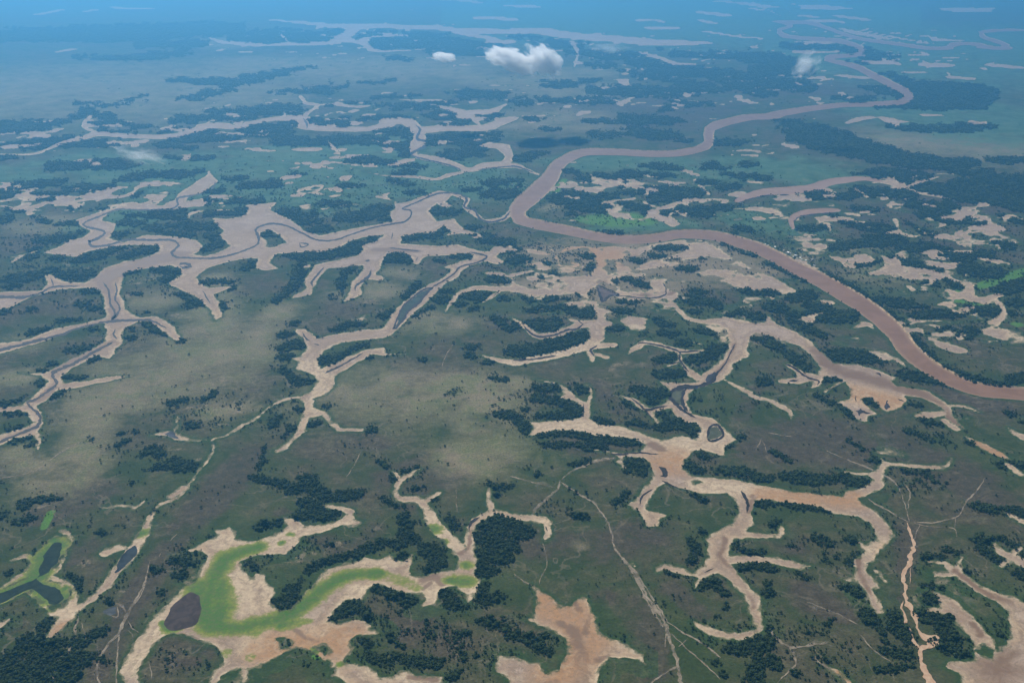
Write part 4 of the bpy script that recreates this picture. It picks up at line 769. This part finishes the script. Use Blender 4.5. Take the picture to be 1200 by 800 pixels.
M_ground = ground_material()
M_bed = bed_material()
def river_material():
    m, nt, out = mat('river_water'); n = N(nt); co = n.coord()
    e = n.attr('depth')[0]
    a = n.noise(co, 130, 5, .6, 1.5); s = n.noise(co, 22, 4, .6, 2.0)
    c = n.mix(n.ramp(a, .35, .65), (.195, .105, .062), (.240, .134, .084))
    c = n.mix(n.ramp(s, .5, .75, 0, .4), c, (.270, .155, .095))
    c = n.mix(n.ramp(n.math('ADD', e, n.math('MULTIPLY', n.math('SUBTRACT', a, .5), .9)), .05, .4, .5, 0), c, (.33, .215, .135))
    n.bsdf(out, c, n.ramp(s, .3, .7, .45, .65), .12, n.noise(co, 4, 3), .06, .3)
    return m
M_river = river_material()
M_ox = water_material('oxbow_water', (.270, .160, .105), (.310, .190, .130), 80, .5, .12)
M_bank = plain_material('river_bank_earth', (.17, .12, .065), (.52, .36, .22), 22)
M_rill = water_material('rill_water', (.018, .015, .015), (.042, .032, .028), 20, .5, .06)
def track_material():
    m, nt, out = mat('track_dust'); n = N(nt); co = n.coord()
    a = n.noise(co, 14, 5, .65, .5)
    bs = n.bsdf(out, n.mix(n.ramp(a, .3, .7), (.20, .160, .115), (.37, .300, .220)), .95, .1, a, .3, .5)
    tr = n.new('ShaderNodeBsdfTransparent'); mx = n.new('ShaderNodeMixShader')
    n.link(n.ramp(n.noise(co, 35, 6, .6), .28, .62, .15, .9), mx.inputs[0])
    n.link(tr.outputs[0], mx.inputs[1]); n.link(bs.outputs[0], mx.inputs[2]); n.link(mx.outputs[0], out.inputs['Surface'])
    return m
M_track = track_material()
M_gully = plain_material('gully_earth', (.40, .24, .15), (.52, .37, .25), 10)

def mesh_object(name, V, T, material, attrs=None, kind=None, label=None):
    used, inv = np.unique(T, return_inverse=True)
    co = V[used].astype(np.float32)
    inv = inv.ravel().astype(np.int32)
    me = bpy.data.meshes.new(name)
    me.vertices.add(len(co)); me.vertices.foreach_set('co', co.ravel())
    me.loops.add(len(inv)); me.loops.foreach_set('vertex_index', inv)
    nT = len(inv) // 3
    me.polygons.add(nT)
    me.polygons.foreach_set('loop_start', np.arange(nT, dtype=np.int32) * 3)
    me.polygons.foreach_set('loop_total', np.full(nT, 3, np.int32))
    me.polygons.foreach_set('use_smooth', np.ones(nT, bool))
    me.update(calc_edges=True)
    for an, arr in (attrs or {}).items():
        a = me.color_attributes.new(an, 'FLOAT_COLOR', 'POINT')
        v = np.ones((len(co), 4), np.float32); v[:, :3] = arr[used]
        a.data.foreach_set('color', v.ravel())
    me.materials.append(material)
    ob = bpy.data.objects.new(name, me)
    scene.collection.objects.link(ob)
    if kind: ob['kind'] = kind
    if label: ob['label'] = label
    return ob

XYZ = np.stack([VV[:, CX], VV[:, CY], ZZ], 1)
c = VV[:, CA0:CA0 + 13]       # pale mauve lush forest wet algae orange near_bed near_river
mesh_object('ground', XYZ, T_ground, M_ground, dict(cover_a=c[:, 0:3], cover_b=c[:, [3, 7, 8]], cover_c=c[:, [9, 10, 11]]), 'structure', 'green and brown grassy plain stretching to the hazy distance')
bed_attr = dict(bed_a=np.stack([np.clip(VV[:, CB] / 40, 0, 1), c[:, 4], c[:, 5]], 1), bed_b=np.stack([c[:, 6], np.clip(VV[:, CB] / 12, 0, 1), c[:, 12]], 1))
own = VV[:, 19:19 + NS][T_bed].mean(1).argmax(1)
for k, (nm, _, _, lab) in enumerate(systems):
    T = T_bed[own == k]
    if len(T):
        mesh_object(nm, XYZ, T, M_bed, bed_attr, 'structure', lab)
mesh_object('river', XYZ, T_water, M_river, dict(depth=np.repeat(np.clip((VV[:, CR:CR + 1] - BW) / 40, 0, 1), 3, 1)), 'structure', 'wide muddy brown river meandering across the plain')
mesh_object('river_bank', XYZ, T_bank, M_bank, None, 'structure', 'bare eroded earth bank along the brown river')
ox_c = XYZ[T_ox].mean(1)
opx, opy = survey_of(ox_c[:, 0], ox_c[:, 1])
mesh_object('oxbow_lake', XYZ, T_ox[opy < 242], M_ox, None, 'structure', 'long pale brown oxbow lake beside the river bend')
mesh_object('oxbow_lake', XYZ, T_ox[opy >= 242], M_ox, None, 'structure', 'short hooked pale brown oxbow pool below the longer one')
pc = XYZ[T_pond].mean(1)
ppx, ppy = survey_of(pc[:, 0], pc[:, 1])
pd = np.stack([np.hypot(np.maximum(np.maximum(p[:, 0].min() - ppx, ppx - p[:, 0].max()), 0), np.maximum(np.maximum(p[:, 1].min() - ppy, ppy - p[:, 1].max()), 0)) for p in pond_polys], 1).argmin(1)
for k, (nm, col, _, lab) in enumerate(PONDS):
    T = T_pond[pd == k]
    if len(T):
        mesh_object(nm, XYZ, T, water_material(nm + '_water', col, tuple(min(1, v * 1.6 + .004) for v in col), 30, .7, .04), None, 'structure', lab)

# ---------------------------------------------------------------- rills, tracks and gullies: ribbons on the surface
def ribbon(name, st, material, lift, label, wob=.25, grow=1.0):
    p = spline(st, 1.6)
    gx, gy, r = to_ground(p)
    m = len(p)
    gx = gx + 2.0 * vnoise(gx, gy, 18, 81); gy = gy + 2.0 * vnoise(gx, gy, 18, 82)
    tx, ty = np.gradient(gx), np.gradient(gy)
    l = np.maximum(np.hypot(tx, ty), 1e-6)
    nx, ny = -ty / l, tx / l
    ra = r * grow * (1 + wob * 1.6 * vnoise(gx, gy, 11, 83)); rb = r * grow * (1 + wob * 1.6 * vnoise(gx, gy, 11, 84))
    ends = np.minimum(1, np.minimum(np.arange(m), np.arange(m)[::-1]) / 3.0 + .15)
    ra, rb = ra * ends, rb * ends
    rows = [np.stack([gx + nx * ra * k, gy + ny * ra * k], 1) if k > 0 else np.stack([gx + nx * rb * k, gy + ny * rb * k], 1) for k in (1, .33, -.33, -1)]
    P = np.stack(rows, 1).reshape(-1, 2)
    z = ground_z(P[:, 0], P[:, 1])
    zc = z.reshape(m, 4).max(1).repeat(4)
    z = np.maximum(z, zc - .6) + lift
    V = np.column_stack([P, z])
    T = []
    for i in range(m - 1):
        for k in range(3):
            a = i * 4 + k
            T += [(a, a + 1, a + 5), (a, a + 5, a + 4)]
    T = np.array(T)
    nrm = np.cross(V[T[0, 1]] - V[T[0, 0]], V[T[0, 2]] - V[T[0, 0]])
    if nrm[2] < 0:
        T = T[:, ::-1]
    return mesh_object(name, V, T, material, None, 'structure', label)

def place_word(x, y):
    if y < 260 and x > 600: return 'beyond the river'
    if x < 300 and y < 560: return 'in the wide pinkish mudflat'
    if x < 700 and y < 420: return 'in the branching pinkish mudflat'
    if x > 890 and y < 500: return 'on the tan mudflat by the river'
    return 'in the tan creek bed'
for i, st in enumerate(parse(RILLS)):
    if len(st) > 1:
        ribbon('rill', st, M_rill, .35, 'thin dark muddy rill ' + place_word(*st[len(st) // 2, :2]), .35, 1.3)
for i, st in enumerate(parse(TRACKS)):
    if len(st) > 1:
        ribbon('cattle_track', st, M_track, .45 + .05 * (i % 7), 'pale dusty cattle track worn across the grassland', .5, .85)
for i, st in enumerate(parse(GULLY)):
    ribbon('eroded_gully', st, M_gully, .9 + .06 * i, 'orange tan eroded gully running beside dark groves', .5)

# ---------------------------------------------------------------- trees
def foliage_material():
    m, nt, out = mat('foliage'); n = N(nt)
    tc = n.new('ShaderNodeTexCoord').outputs['Object']
    rnd = n.new('ShaderNodeObjectInfo').outputs['Random']
    a = n.noise(tc, .16, 3)
    c = n.mix(rnd, (.009, .020, .006), (.042, .060, .016))
    c = n.mix(n.ramp(a, .35, .7, 0, .75), c, (.038, .056, .018))
    n.bsdf(out, c, .85, .1)
    return m
def bark_material():
    m, nt, out = mat('bark'); n = N(nt)
    tc = n.new('ShaderNodeTexCoord').outputs['Object']
    n.bsdf(out, n.mix(n.noise(tc, .05, 4), (.06, .045, .035), (.12, .095, .075)), .95, .1)
    return m
M_leaf, M_bark = foliage_material(), bark_material()

def crown_mesh(seed):
    """unit tree crown (1 wide): lobes of leaf clumps with an uneven outline, plus loose sprays"""
    rd = random.Random(seed)
    bm = bmesh.new()
    lobes = rd.randint(6, 9)
    flat = rd.uniform(.40, .58)
    for k in range(lobes):
        an = rd.uniform(0, 6.283)
        rr = 0 if k == 0 else rd.uniform(.16, .33)
        s = .27 if k == 0 else rd.uniform(.13, .22)
        c0 = Vector((math.cos(an) * rr, math.sin(an) * rr, .34 + flat * .5 * (1 - (rr / .4) ** 2) + rd.uniform(-.07, .06)))
        r = bmesh.ops.create_icosphere(bm, subdivisions=2, radius=1.0)
        for v in r['verts']:
            d = v.co.copy()
            j = 1 + .30 * math.sin(d.x * 7 + seed + k) * math.sin(d.y * 6 + k * 2) + rd.uniform(-.20, .20)
            v.co = c0 + Vector((d.x * s * j, d.y * s * j, d.z * s * .72 * j))
    for k in range(70):
        th, ph = rd.uniform(0, 6.283), rd.uniform(-.2, 1.4)
        d = Vector((math.cos(th) * math.cos(ph), math.sin(th) * math.cos(ph), math.sin(ph)))
        p = Vector((d.x * .46, d.y * .46, .33 + d.z * flat * .75)) * rd.uniform(.86, 1.06)
        t = d.orthogonal().normalized() * rd.uniform(.03, .07)
        b = d.cross(t).normalized() * rd.uniform(.03, .07)
        t = t + d * rd.uniform(-.03, .03)
        bm.faces.new([bm.verts.new(p + t), bm.verts.new(p + b), bm.verts.new(p - t), bm.verts.new(p - b)])
    me = bpy.data.meshes.new('crown')
    bm.to_mesh(me); bm.free()
    me.materials.append(M_leaf)
    return me
def trunk_mesh(seed):
    rd = random.Random(seed + 50)
    bm = bmesh.new()
    def limb(a, b, r0, r1, seg=6):
        d = (b - a).normalized(); u = d.orthogonal().normalized(); w = d.cross(u)
        A = [bm.verts.new(a + (u * math.cos(q * 6.283 / seg) + w * math.sin(q * 6.283 / seg)) * r0) for q in range(seg)]
        B = [bm.verts.new(b + (u * math.cos(q * 6.283 / seg) + w * math.sin(q * 6.283 / seg)) * r1) for q in range(seg)]
        for q in range(seg):
            bm.faces.new([A[q], A[(q + 1) % seg], B[(q + 1) % seg], B[q]])
        bm.faces.new(B)
    fork = Vector((rd.uniform(-.03, .03), rd.uniform(-.03, .03), .24))
    limb(Vector((0, 0, -.06)), fork, .045, .030)
    for k in range(4):
        an = k * 1.57 + rd.uniform(-.4, .4)
        limb(fork - Vector((0, 0, .01)), Vector((math.cos(an) * .22, math.sin(an) * .22, .40 + rd.uniform(-.04, .06))), .024, .010, 5)
    me = bpy.data.meshes.new('trunk')
    bm.to_mesh(me); bm.free()
    me.materials.append(M_bark)
    return me
NVAR = 6
crowns = [crown_mesh(100 + k * 7) for k in range(NVAR)]
trunks = [trunk_mesh(k) for k in range(NVAR)]

# scatter: every cell of the survey grid gets trees by its cover
cj, ci = np.meshgrid(np.arange(NV - 1), np.arange(NU - 1), indexing='ij')
def corner(A): return (A[:-1, :-1] + A[1:, :-1] + A[:-1, 1:] + A[1:, 1:]) / 4
cov = corner(cover); cd = corner(dist)
area = np.abs((GX[:-1, 1:] - GX[:-1, :-1]) * (GY[:-1, :-1] - GY[1:, :-1]))
crown_d = 4.9 * (1 + np.clip(cd - 2300, 0, 26000) / 2600.0)       # beyond some distance one instance is a small stand
lam = cov * area / (crown_d ** 2 * .62) * (cd < 34000)
cnt = rng.poisson(lam)
idx = np.repeat(np.arange(cnt.size), cnt.ravel())
jx, ix = idx // (NU - 1), idx % (NU - 1)
u, v = rng.random(len(idx)), rng.random(len(idx))
tx = (GX[jx, ix] * (1 - u) + GX[jx, ix + 1] * u) * (1 - v) + (GX[jx + 1, ix] * (1 - u) + GX[jx + 1, ix + 1] * u) * v
ty = GY[jx, ix] * (1 - v) + GY[jx + 1, ix] * v
lone = cov[jx, ix] < .3
tsize = crown_d[jx, ix] * np.exp(rng.normal(0, .34, len(idx))) * np.where(lone, .82, 1.08)
tsize = np.clip(tsize, 2.2, 70)
ttall = np.minimum(tsize, 9.0 + .08 * tsize)        # a stand of trees is no taller than its trees
tz = ground_z(tx, ty) - .05
tdist = np.hypot(np.hypot(tx, ty), CAM_H)
tpx, tpy = survey_of(tx, ty)
vis = (tpx > 6) & (tpx < 1194) & (tpy > 6) & (tpy < 792)
show = np.where(vis & (tdist < 3200), tsize / tdist, 0)
pick = np.argsort(-show)[:300]
print('trees', len(idx), 'size of the smallest single tree', tsize[pick].min())

def tree_words(x, y):
    spots = [
        ((0, 130, 715, 800), 'dark green tree in the dense grove below the forked pond'),
        ((130, 260, 600, 800), 'dark green tree on scrubby ground beside the lagoon with brown pond'),
        ((0, 130, 0, 715), 'dark green tree near the forked pond with sandy rim'),
        ((260, 385, 640, 800), 'dark green tree in the grove hugging the lagoon bend'),
        ((385, 560, 690, 800), 'dark green tree in the scrub between lagoon and bare reddish basin'),
        ((540, 625, 590, 730), 'dark green tree in the long grove beside the forked sandy creek arm'),
        ((540, 700, 700, 800), 'dark green tree in the grove edging the reddish bare basin'),
        ((700, 800, 700, 800), 'dark lone tree on grey trampled ground by the cattle tracks'),
        ((800, 925, 600, 800), 'dark green tree in the grove beside the end of the tan creek bed'),
        ((1000, 1140, 680, 800), 'dark green tree in the grove flanking the orange eroded gully'),
        ((1140, 1200, 600, 800), 'dark green tree beside the brown bare basin'),
        ((925, 1000, 600, 800), 'dark green tree on the meadow near the orange eroded gully'),
    ]
    for (x0, x1, y0, y1), w in spots:
        if x0 <= x < x1 and y0 <= y < y1:
            return w
    return 'dark green tree scattered over the open brownish meadow'

tint = rng.random(len(idx))
variant = rng.integers(0, NVAR, len(idx))
rotz = rng.random(len(idx)) * 6.283
first_crown = {}
for k in pick:
    root = bpy.data.objects.new('tree', None)
    root.location = (tx[k], ty[k], tz[k])
    root.rotation_euler = (0, 0, rotz[k])
    s = float(tsize[k])
    root.scale = (s, s, s)
    root.empty_display_size = .2
    w = tree_words(tpx[k], tpy[k])
    root['label'] = w
    root['category'] = 'tree'
    root['group'] = 'trees: ' + w[w.find(' tree ') + 6:]
    scene.collection.objects.link(root)
    for nm, lst in (('trunk', trunks), ('crown', crowns)):
        o = bpy.data.objects.new(nm, lst[variant[k]])
        o.parent = root
        scene.collection.objects.link(o)
        if nm == 'crown':
            first_crown.setdefault(int(variant[k]), o)

rest = np.ones(len(idx), bool); rest[pick] = False
rest = np.where(rest)[0]
me = bpy.data.meshes.new('woodland')
me.vertices.add(len(rest))
me.vertices.foreach_set('co', np.stack([tx[rest], ty[rest], tz[rest]], 1).astype(np.float32).ravel())
for an, ty_, arr in (('size', 'FLOAT', tsize[rest]), ('turn', 'FLOAT', rotz[rest]), ('tall', 'FLOAT', ttall[rest]), ('variant', 'INT', variant[rest])):
    a = me.attributes.new(an, ty_, 'POINT')
    a.data.foreach_set('value', arr.astype(np.int32 if ty_ == 'INT' else np.float32))
wood = bpy.data.objects.new('woodland', me)
scene.collection.objects.link(wood)
wood['kind'] = 'stuff'
wood['label'] = 'dark green woodland and scrub clumps lining the creeks'
wood['category'] = 'woodland'
ng = bpy.data.node_groups.new('woodland', 'GeometryNodeTree')
ng.interface.new_socket('Geometry', in_out='INPUT', socket_type='NodeSocketGeometry')
ng.interface.new_socket('Geometry', in_out='OUTPUT', socket_type='NodeSocketGeometry')
gi, go = ng.nodes.new('NodeGroupInput'), ng.nodes.new('NodeGroupOutput')
m2p = ng.nodes.new('GeometryNodeMeshToPoints')
ng.links.new(gi.outputs[0], m2p.inputs['Mesh'])
def named(n_, t_):
    a = ng.nodes.new('GeometryNodeInputNamedAttribute'); a.data_type = t_
    a.inputs['Name'].default_value = n_
    return a.outputs['Attribute']
s_, r_, v_ = named('size', 'FLOAT'), named('turn', 'FLOAT'), named('variant', 'INT')
h_ = named('tall', 'FLOAT')
sc_ = ng.nodes.new('ShaderNodeCombineXYZ')
for q_, o_ in (('X', s_), ('Y', s_), ('Z', h_)):
    ng.links.new(o_, sc_.inputs[q_])
comb = ng.nodes.new('ShaderNodeCombineXYZ')
ng.links.new(r_, comb.inputs['Z'])
join = ng.nodes.new('GeometryNodeJoinGeometry')
for k in range(NVAR):
    oi = ng.nodes.new('GeometryNodeObjectInfo'); oi.transform_space = 'ORIGINAL'
    oi.inputs['Object'].default_value = first_crown[k]
    oi.inputs['As Instance'].default_value = True
    cmp_ = ng.nodes.new('FunctionNodeCompare'); cmp_.data_type = 'INT'; cmp_.operation = 'EQUAL'
    ng.links.new(v_, cmp_.inputs[2]); cmp_.inputs[3].default_value = k
    ip = ng.nodes.new('GeometryNodeInstanceOnPoints')
    ng.links.new(m2p.outputs[0], ip.inputs['Points'])
    ng.links.new(cmp_.outputs[0], ip.inputs['Selection'])
    ng.links.new(oi.outputs['Geometry'], ip.inputs['Instance'])
    ng.links.new(comb.outputs[0], ip.inputs['Rotation'])
    ng.links.new(sc_.outputs[0], ip.inputs['Scale'])
    ng.links.new(ip.outputs[0], join.inputs[0])
ng.links.new(join.outputs[0], go.inputs[0])
md = wood.modifiers.new('woodland', 'NODES')
md.node_group = ng

# ---------------------------------------------------------------- hamlet on the river bank
M_wall = plain_material('whitewashed_wall', (.55, .50, .43), (.66, .62, .55), 2.0)
M_roof = plain_material('metal_roof', (.50, .49, .47), (.66, .65, .62), 1.2, .45, .5, .1)
M_door = plain_material('door_wood', (.10, .07, .05), (.16, .11, .08), .6)
def box(bm, x0, x1, y0, y1, z0, z1):
    vs = [bm.verts.new((x, y, z)) for z in (z0, z1) for x, y in ((x0, y0), (x1, y0), (x1, y1), (x0, y1))]
    for f in ((3, 2, 1, 0), (4, 5, 6, 7), (0, 1, 5, 4), (1, 2, 6, 5), (2, 3, 7, 6), (3, 0, 4, 7)):
        bm.faces.new([vs[q] for q in f])
def house(x, y, L, W, H, turn, label):
    root = bpy.data.objects.new('house', None)
    root.location = (x, y, float(ground_z(np.array([x]), np.array([y]))[0]) - .1)
    root.rotation_euler = (0, 0, turn)
    root['label'] = label; root['category'] = 'house'; root['group'] = 'metal roofed houses of the riverside hamlet'
    scene.collection.objects.link(root)
    def part(nm, bm, m):
        me = bpy.data.meshes.new(nm); bm.to_mesh(me); bm.free(); me.materials.append(m)
        o = bpy.data.objects.new(nm, me); o.parent = root; scene.collection.objects.link(o)
    bm = bmesh.new()
    rise = W * .30
    v = [bm.verts.new(p) for p in ((-L/2, -W/2, 0), (L/2, -W/2, 0), (L/2, W/2, 0), (-L/2, W/2, 0), (-L/2, -W/2, H), (L/2, -W/2, H), (L/2, W/2, H), (-L/2, W/2, H), (-L/2, 0, H + rise), (L/2, 0, H + rise))]
    for f in ((0, 1, 5, 4), (2, 3, 7, 6), (1, 2, 6, 9, 5), (3, 0, 4, 8, 7), (3, 2, 1, 0)):
        bm.faces.new([v[q] for q in f])
    part('wall', bm, M_wall)
    bm = bmesh.new()
    e = .6; th = .12
    sl = rise / (W / 2)
    for sgn in (-1, 1):
        a = [(-L/2 - e, sgn * (W/2 + e), H - sl * e + .05), (L/2 + e, sgn * (W/2 + e), H - sl * e + .05), (L/2 + e, 0, H + rise + .05), (-L/2 - e, 0, H + rise + .05)]
        lo = [bm.verts.new(p) for p in a]; hi = [bm.verts.new((p[0], p[1], p[2] + th)) for p in a]
        bm.faces.new(lo); bm.faces.new(hi)
        for q in range(4):
            bm.faces.new([lo[q], lo[(q + 1) % 4], hi[(q + 1) % 4], hi[q]])
    bmesh.ops.recalc_face_normals(bm, faces=bm.faces)
    part('roof', bm, M_roof)
    bm = bmesh.new(); box(bm, -.5, .5, -W/2 - .06, -W/2 + .02, 0, 2.1)
    part('door', bm, M_door)
    for xx in (-L * .3, L * .3):
        bm = bmesh.new(); box(bm, xx - .5, xx + .5, -W/2 - .05, -W/2 + .02, 1.0, 2.0)
        part('window', bm, M_door)
hs = parse(HOUSES)[0]
hx, hy = at(hs[:, 0], hs[:, 1])
for k in range(len(hs)):
    big_ = k in (7, 8, 5)
    house(float(hx[k]), float(hy[k]), (13 if big_ else 7 + (k * 37 % 4)), (7.5 if big_ else 5.5), 2.8, -.75 + .25 * math.sin(k * 2.3),
          'long white metal roofed house in the riverside hamlet' if big_ else 'small white metal roofed house in the riverside hamlet')
# ---------------------------------------------------------------- low clouds drifting over the plain
def cloud(px, py, wpx, hpx, deep, dens, tilt, seed, label, alt=600.0, wisp=.0):
    x, y = at(px, py, alt)
    x, y = float(x), float(y)
    dep = y * cp + (CAM_H - alt) * sp_
    mpp = dep / FOC
    bm = bmesh.new()
    bmesh.ops.create_icosphere(bm, subdivisions=4, radius=1.0)
    for v in bm.verts:
        d = v.co
        v.co = d * (.86 + .12 * math.sin(d.x * 4 + seed) * math.sin(d.y * 5 + seed * 2) + .08 * math.sin(d.z * 9 + d.x * 7 + seed))
    me = bpy.data.meshes.new('cloud'); bm.to_mesh(me); bm.free()
    ob = bpy.data.objects.new('cloud', me)
    ob.location = (x, y, alt)
    ob.scale = (wpx * mpp / 2, deep * mpp / 2, hpx * mpp / 2)
    ob.rotation_euler = (0, tilt, .15 * seed)
    scene.collection.objects.link(ob)
    ob['label'] = label; ob['category'] = 'cloud'; ob['group'] = 'small clouds drifting low over the plain'
    m, nt, out = mat('cloud'); n = N(nt)
    tc = n.new('ShaderNodeTexCoord').outputs['Object']
    mp = n.new('ShaderNodeMapping'); mp.inputs['Location'].default_value = (seed * 3.7, seed, 0)
    n.link(tc, mp.inputs['Vector'])
    ln = n.new('ShaderNodeVectorMath', operation='LENGTH'); n.link(tc, ln.inputs[0])
    nz = n.noise(mp.outputs[0], .55, 6, .62, .4)
    f = n.math('SUBTRACT', n.math('MULTIPLY', nz, 2.3 + wisp), n.math('ADD', n.math('MULTIPLY', ln.outputs['Value'], .95), .38 + wisp * .62))
    den = n.math('MULTIPLY', n.ramp(f, 0, .45), dens)
    pv = n.new('ShaderNodeVolumePrincipled')
    pv.inputs['Color'].default_value = (.98, .985, 1, 1)
    pv.inputs['Anisotropy'].default_value = .3
    n.link(den, pv.inputs['Density'])
    n.link(pv.outputs[0], out.inputs['Volume'])
    me.materials.append(m)
cloud(600, 71, 84, 34, 80, .034, .32, 1, 'largest white puffy cloud of a touching pair over dark woodland')
cloud(637, 70, 60, 38, 60, .030, .62, 2, 'white wedge shaped cloud touching the larger puffy cloud')
cloud(520, 67, 38, 16, 34, .034, .15, 3, 'small lone white cloud puff over dark woodland')
cloud(945, 76, 56, 30, 44, .009, -.5, 4, 'thin ragged white cloud beside the far river loops', 600, .7)
cloud(163, 181, 76, 26, 50, .006, .3, 5, 'faint wispy cloud over the distant creek bed', 600, 1.0)
cloud(713, 56, 70, 16, 60, .0012, .1, 6, 'faint flat veil of cloud above the far pink mudflat', 600, .6)

# ---------------------------------------------------------------- air
bm = bmesh.new()
box(bm, -96500, 96500, -87500, 105500, -12, CAM_H + 60)
me = bpy.data.meshes.new('haze'); bm.to_mesh(me); bm.free()
haze = bpy.data.objects.new('haze', me)
scene.collection.objects.link(haze)
haze['kind'] = 'stuff'; haze['label'] = 'pale blue haze filling the air over the plain'; haze['category'] = 'haze'
m, nt, out = mat('haze')
pv = nt.nodes.new('ShaderNodeVolumePrincipled')
pv.inputs['Color'].default_value = (*HAZE_COLOR, 1)
pv.inputs['Density'].default_value = HAZE_DENSITY
pv.inputs['Anisotropy'].default_value = 0.6
nt.links.new(pv.outputs[0], out.inputs['Volume'])
me.materials.append(m)
